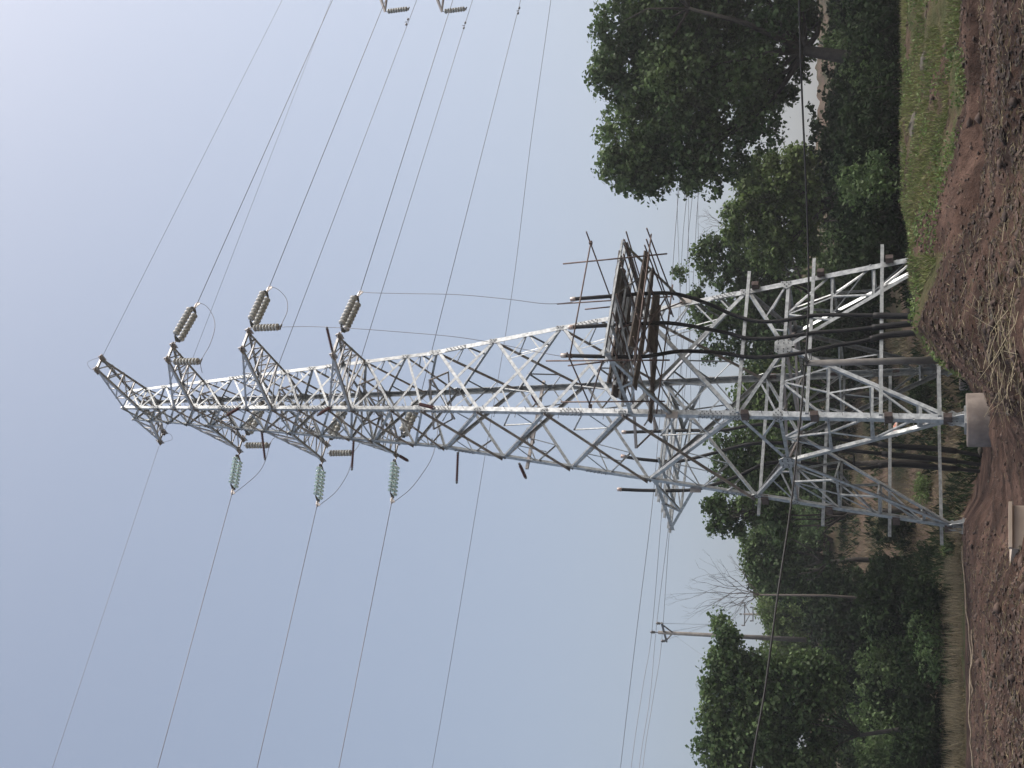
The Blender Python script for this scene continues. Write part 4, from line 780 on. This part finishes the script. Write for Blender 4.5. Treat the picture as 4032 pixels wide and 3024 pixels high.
# bare tree
bx = at(3200, 2352, 62); bx[2] = gh(bx[0], 62); o = thing('bare_tree', bx, 'leafless tree with fine twigs standing beside the utility pole', 'tree')
b = MB(); tw_ = MB()
def grow(mb, p, d, L, r, lev):
    q = p+d*L; mb.tube([p, (p+q)/2+V(*rng.normal(size=3))*L*.03, q], [r, r*.85, r*.65], 5, False)
    if lev == 0: return
    for _ in range(3 if lev > 2 else 2):
        nd = unit(d+rng.normal(size=3)*V(.42, .42, .25)+UZ*.15); grow(tw_, q if _ < 2 else (p+q)/2, nd, L*random.uniform(.62, .85), r*.62, lev-1)
fk = at(2990, 2342, 62); b.tube([bx-UZ*.3, (bx+fk)/2+V(.1, 0, 0), fk], [.09, .06, .045], 8)
for tgt in ((2720, 2330), (2800, 2370), (2830, 2260), (2790, 2290), (2890, 2230), (2900, 2400)):
    e_ = at(*tgt, 62+random.uniform(-1, 1)); grow(tw_, fk, unit(e_-fk), np.linalg.norm(e_-fk)*.42, .024, 4)
b.build('trunk', M['twig'], o, True); tw_.build('twigs', M['twig'], o)
bx = at(3150, 880, 63); bx[2] = gh(bx[0], 63); o = thing('bare_sapling', bx, 'thin leafless sapling poking up between the pale tree and the huge tree', 'tree'); tw_ = MB()
fk = at(2850, 890, 63); tw_.tube([bx, at(3000, 880, 63), fk], [.05, .035, .025], 6)
for tgt in ((2760, 890), (2790, 850), (2800, 930), (2780, 830)): e_ = at(*tgt, 63); grow(tw_, fk, unit(e_-fk), np.linalg.norm(e_-fk)*.5, .014, 3)
tw_.build('stem', M['twig'], o)

# ------------------------------------------------------------------ shrubs: three kinds built once, copied
def make_shrub(kind, w_, h_, n, per, ls, m, label):
    o = thing(kind, (0, 0, 0), label, 'shrub', 'dark shrubs on the bank behind'); bl = [(random.uniform(-.5, .5)*w_, random.uniform(-.3, .3)*w_, h_*random.uniform(.3, .6), w_*random.uniform(.3, .5), w_*.35, h_*random.uniform(.3, .45)) for _ in range(7)]
    C, P, D = crown_points(bl, n, per, .3, .3); P[:, 2] = np.abs(P[:, 2]); leaves('foliage', M[m], P, D, ls, o)
    s_ = MB()
    for c in C[::max(1, n//12)]: s_.tube([V(random.uniform(-.3, .3), random.uniform(-.2, .2), -.2), c*V(.5, .5, .5), c], [.04, .025, .01], 5)
    s_.build('stem', M['bark'], o, True); return o
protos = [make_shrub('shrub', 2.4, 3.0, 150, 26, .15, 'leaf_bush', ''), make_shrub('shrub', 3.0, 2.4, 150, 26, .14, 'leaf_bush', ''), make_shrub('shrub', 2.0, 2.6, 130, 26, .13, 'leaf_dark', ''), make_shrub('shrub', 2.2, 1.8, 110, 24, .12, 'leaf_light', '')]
def copy_tree(o):
    c = o.copy(); sc.collection.objects.link(c)
    for ch in o.children: d = ch.copy(); sc.collection.objects.link(d); d.parent = c; d.matrix_parent_inverse = ch.matrix_parent_inverse
    return c
SH = []
for y in range(-380, 1080, 105):
    for k_, Y in enumerate((47, 55, 66)): SH.append((y+random.uniform(-50, 50)+k_*35, Y+random.uniform(-2, 2), random.choice((0, 0, 1, 2)), (1.0, 1.15, 1.35)[k_], 'edge'))
for y in range(1130, 1480, 90): SH.append((y, 66+random.uniform(-3, 3), random.choice((0, 1)), 1.2, 'mid')); SH.append((y+40, 78+random.uniform(-3, 3), random.choice((1, 2)), 1.5, 'mid'))
for y in range(1500, 2450, 105): SH.append((y, 80+random.uniform(-4, 4), random.choice((0, 1, 2)), 1.25, 'mid')); SH.append((y+40, 95+random.uniform(-3, 3), random.choice((0, 2, 3)), 1.6, 'mid'))
for y in range(2320, 3250, 95):
    for k_, Y in enumerate((50, 57, 68)): SH.append((y+random.uniform(-50, 50)+k_*30+(k_ == 0)*60, Y+random.uniform(-2, 2), random.choice((0, 0, 1, 2)), (.8, 1.1, 1.35)[k_], 'left'))
for y, Y, kk, s_ in ((1550, 56, 0, .55), (1650, 54, 3, .5), (1930, 57, 3, .6), (2080, 60, 0, .7), (2200, 53, 1, .45), (2270, 56, 0, .6), (2150, 50, 3, .35)): SH.append((y, Y, kk, s_, 'mid'))
for y in (2290, 2350, 2400, 2440): SH.append((y, 60, 0, .9, 'left'))
for y in range(1080, 2480, 100): SH.append((y+random.uniform(-40, 40), 104+random.uniform(-4, 4), random.choice((0, 1, 3)), 1.9, 'mid'))
where = {'edge': 'in the dark hedge below the huge tree', 'mid': 'on the brown bank seen through the tower', 'left': 'in the dark thicket under the bushy tree opposite'}
used = set()
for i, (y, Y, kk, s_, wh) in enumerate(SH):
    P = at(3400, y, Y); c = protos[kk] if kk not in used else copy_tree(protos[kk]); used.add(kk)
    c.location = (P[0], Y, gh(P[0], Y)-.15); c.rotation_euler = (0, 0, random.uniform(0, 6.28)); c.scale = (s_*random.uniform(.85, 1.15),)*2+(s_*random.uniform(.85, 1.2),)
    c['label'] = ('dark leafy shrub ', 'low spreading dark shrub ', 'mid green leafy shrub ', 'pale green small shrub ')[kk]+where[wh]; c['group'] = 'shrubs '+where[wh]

# ------------------------------------------------------------------ ground cover
def scatter(n, ylo, yhi, Ylo, Yhi, test=None):
    out = []
    while len(out) < n:
        y = random.uniform(ylo, yhi); Y = math.exp(random.uniform(math.log(Ylo), math.log(Yhi))); P = at(3800, y, Y)
        if test and not test(P[0], Y, y): continue
        out.append((P[0], Y, gh(P[0], Y)))
    return np.array(out)
def blades(name, m, P, h, wd, label, cat, lean=.35):
    n = len(P); d = rng.normal(size=(n, 3))*lean; d[:, 2] = 1; d /= np.linalg.norm(d, axis=1)[:, None]; hh = h*(.4+.9*rng.random(n)); a = d*(hh/2)[:, None]
    an = rng.random(n)*6.28; b = np.stack([np.cos(an), np.sin(an), np.zeros(n)], 1)*(wd*(.5+rng.random(n)))[:, None]
    o = quads(name, m, P+a*.95, a, b); tag(o, label, cat, None, 'stuff'); return o
T = lambda lim: (lambda X, Y, y: cover(X, Y, y)[0] > lim and noise.noise(Vector((X*.5, Y*.5, 5))) > -.05)
blades('grass', M['grass'], scatter(26000, -450, 1480, 25, 38, T(.5)), .16, .012, 'short green grass on the bank and mound crest', 'grass', .6)
blades('dry_grass', M['drygrass'], scatter(9000, -450, 1500, 25, 46, T(.5)), .2, .010, 'dry grass mixed in the green bank', 'grass', .5)
blades('stubble', M['stub'], scatter(2600, 2080, 3250, 43.0, 46.5, lambda X, Y, y: noise.noise(Vector((X*1.1, Y*.4, 0))) > -.02), .62, .010, 'dry stubble along the terrace edge', 'stubble', .18)
blades('terrace_grass', M['drygrass'], scatter(9000, 2080, 3250, 42.6, 52, lambda X, Y, y: noise.noise(Vector((X*.4, Y*.4, 0))) > -.1), .2, .014, 'short grass on the stubble terrace', 'grass', .5)
blades('scrub', M['drygrass'], scatter(16000, 1300, 3200, 48, 80), .4, .022, 'dry scrub over the brown bank', 'scrub', .6)
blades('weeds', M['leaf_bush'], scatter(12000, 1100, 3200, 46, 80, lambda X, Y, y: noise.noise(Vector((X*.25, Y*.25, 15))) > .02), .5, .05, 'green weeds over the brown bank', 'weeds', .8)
# clods of red soil
def clods(name, P, smin, smax, m, label):
    base = np.array([(0, 0, .8), (.9, 0, .1), (.25, .85, .0), (-.75, .5, .1), (-.7, -.55, 0), (.3, -.85, .1), (0, 0, -.6), (.4, .3, .6), (-.35, .1, .65)])
    F = [(7, 1, 2), (7, 2, 8), (8, 2, 3), (8, 3, 4), (0, 8, 4), (0, 4, 5), (0, 5, 7), (7, 5, 1), (0, 7, 8), (6, 2, 1), (6, 3, 2), (6, 4, 3), (6, 5, 4), (6, 1, 5)]
    n = len(P); vs_ = np.empty((n, 9, 3)); s_ = smin+(smax-smin)*rng.random(n)**3
    for i in range(n):
        q = base*(.7+.6*rng.random((9, 1)))*V(*(.7+.7*rng.random(3))*V(1, 1, .75)); an = random.uniform(0, 6.28); c_, s2 = math.cos(an), math.sin(an)
        q = np.stack([q[:, 0]*c_-q[:, 1]*s2, q[:, 0]*s2+q[:, 1]*c_, q[:, 2]], 1); vs_[i] = P[i]+q*s_[i]+V(0, 0, s_[i]*.3)
    f = (np.array(F)[None]+np.arange(n)[:, None, None]*9).reshape(-1, 3)
    me = bpy.data.meshes.new(name); me.from_pydata(vs_.reshape(-1, 3).tolist(), [], f.tolist()); me.materials.append(m)
    if name == 'lumps': me.polygons.foreach_set('use_smooth', [True]*len(me.polygons))
    o = bpy.data.objects.new(name, me); sc.collection.objects.link(o); tag(o, label, 'soil', None, 'stuff')
nt_ = lambda X, Y, y: cover(X, Y, y)[0] < .5 and not (1640 < y < 2060 and random.random() < .8)
clods('soil_clods', scatter(20000, -450, 3250, 13, 41, nt_), .006, .060, M['clod'], 'crumbled clods of red soil over the foreground')
clods('rubble', scatter(260, -450, 3250, 14, 40, nt_), .02, .06, M['stone'], 'grey stones among the red clods')
def litter(name, n, m, r, label, *box):
    P = scatter(n, *box); d = rng.normal(size=(n, 3)); d[:, 2] *= .25; d /= np.linalg.norm(d, axis=1)[:, None]; L = r*(.3+rng.random(n)); a = d*L[:, None]/2
    b = np.cross(d, rng.normal(size=(n, 3))); b /= np.linalg.norm(b, axis=1)[:, None]; o = quads(name, m, P+V(0, 0, .03), a, b*.006); tag(o, label, 'litter', None, 'stuff')
litter('plant_litter', 9000, M['drygrass'], .22, 'dead stems and root bits strewn over the bare soil', -450, 3250, 13, 40, nt_)
P = scatter(5200, -450, 1480, 24.5, 40, lambda X, Y, y: noise.noise(Vector((X*.8, Y*.8, 35))) > .12); n_ = len(P)
a_ = rng.normal(size=(n_, 3))*V(1, 1, .6)+V(0, 0, .5); a_ *= (.05/np.linalg.norm(a_, axis=1))[:, None]*.8; b_ = np.cross(a_, rng.normal(size=(n_, 3))); b_ *= (.025/np.linalg.norm(b_, axis=1))[:, None]
o = quads('low_weeds', M['leaf_light'], P+rng.random((n_, 1))*V(0, 0, .16), a_, b_); tag(o, 'small leafy weeds in clumps over the grassy bank', 'weeds', None, 'stuff')
big = scatter(260, -450, 3250, 14, 40, nt_); clods('lumps', big, .04, .12, M['clod'], 'larger lumps of dug soil among the crumbs')
# straw heap on the mound
b = MB()
for i in range(60):
    y = random.gauss(1340, 150); x = random.gauss(3985, 45); P = ground_at(min(x, 4060), y, 9, 22)+UZ*random.uniform(.02, .14); a = random.gauss(.4, .8); L = random.uniform(.15, .55)
    d = V(math.cos(a)*random.choice((-1, 1)), random.uniform(-.5, .3), random.uniform(-.15, .5)); d = unit(d)*L; k = P+d*.5+UZ*random.uniform(-.02, .04); b.tube([P, k, P+d+UZ*random.uniform(-.06, .06)], [.0038, .0034, .002], 4, False)
for i in range(45):
    y = random.uniform(950, 1650); x = random.uniform(3720, 4030); P = ground_at(x, y, 9, 30)+UZ*.04; a = random.uniform(0, 6.28); d = V(math.cos(a), random.uniform(-.4, .2), random.uniform(-.1, .2)); d = unit(d)*random.uniform(.1, .4); b.tube([P, P+d], [.005, .003], 4, False)
o = b.build('straw', M['straw']); tag(o, 'loose pale straw stalks scattered on the dark soil mound', 'straw', None, 'stuff')

# ------------------------------------------------------------------ hazy air
hb = MB(); hb.add([(x, y, z) for x in (-560, 560) for y in (-390, 730) for z in (-6.2, 75)], [(0, 1, 3, 2), (4, 6, 7, 5), (0, 4, 5, 1), (2, 3, 7, 6), (0, 2, 6, 4), (1, 5, 7, 3)])
hm = bpy.data.materials.new('hazy_air'); hm.use_nodes = True; hn = hm.node_tree.nodes; hn.remove(hn['Principled BSDF']); pv = hn.new('ShaderNodeVolumePrincipled')
pv.inputs['Color'].default_value = (.93, .95, .98, 1); pv.inputs['Density'].default_value = .0006; pv.inputs['Anisotropy'].default_value = .3
hm.node_tree.links.new(pv.outputs[0], hn['Material Output'].inputs['Volume'])
HAZE = True
if HAZE: ho = hb.build('haze', hm); tag(ho, kind='stuff')
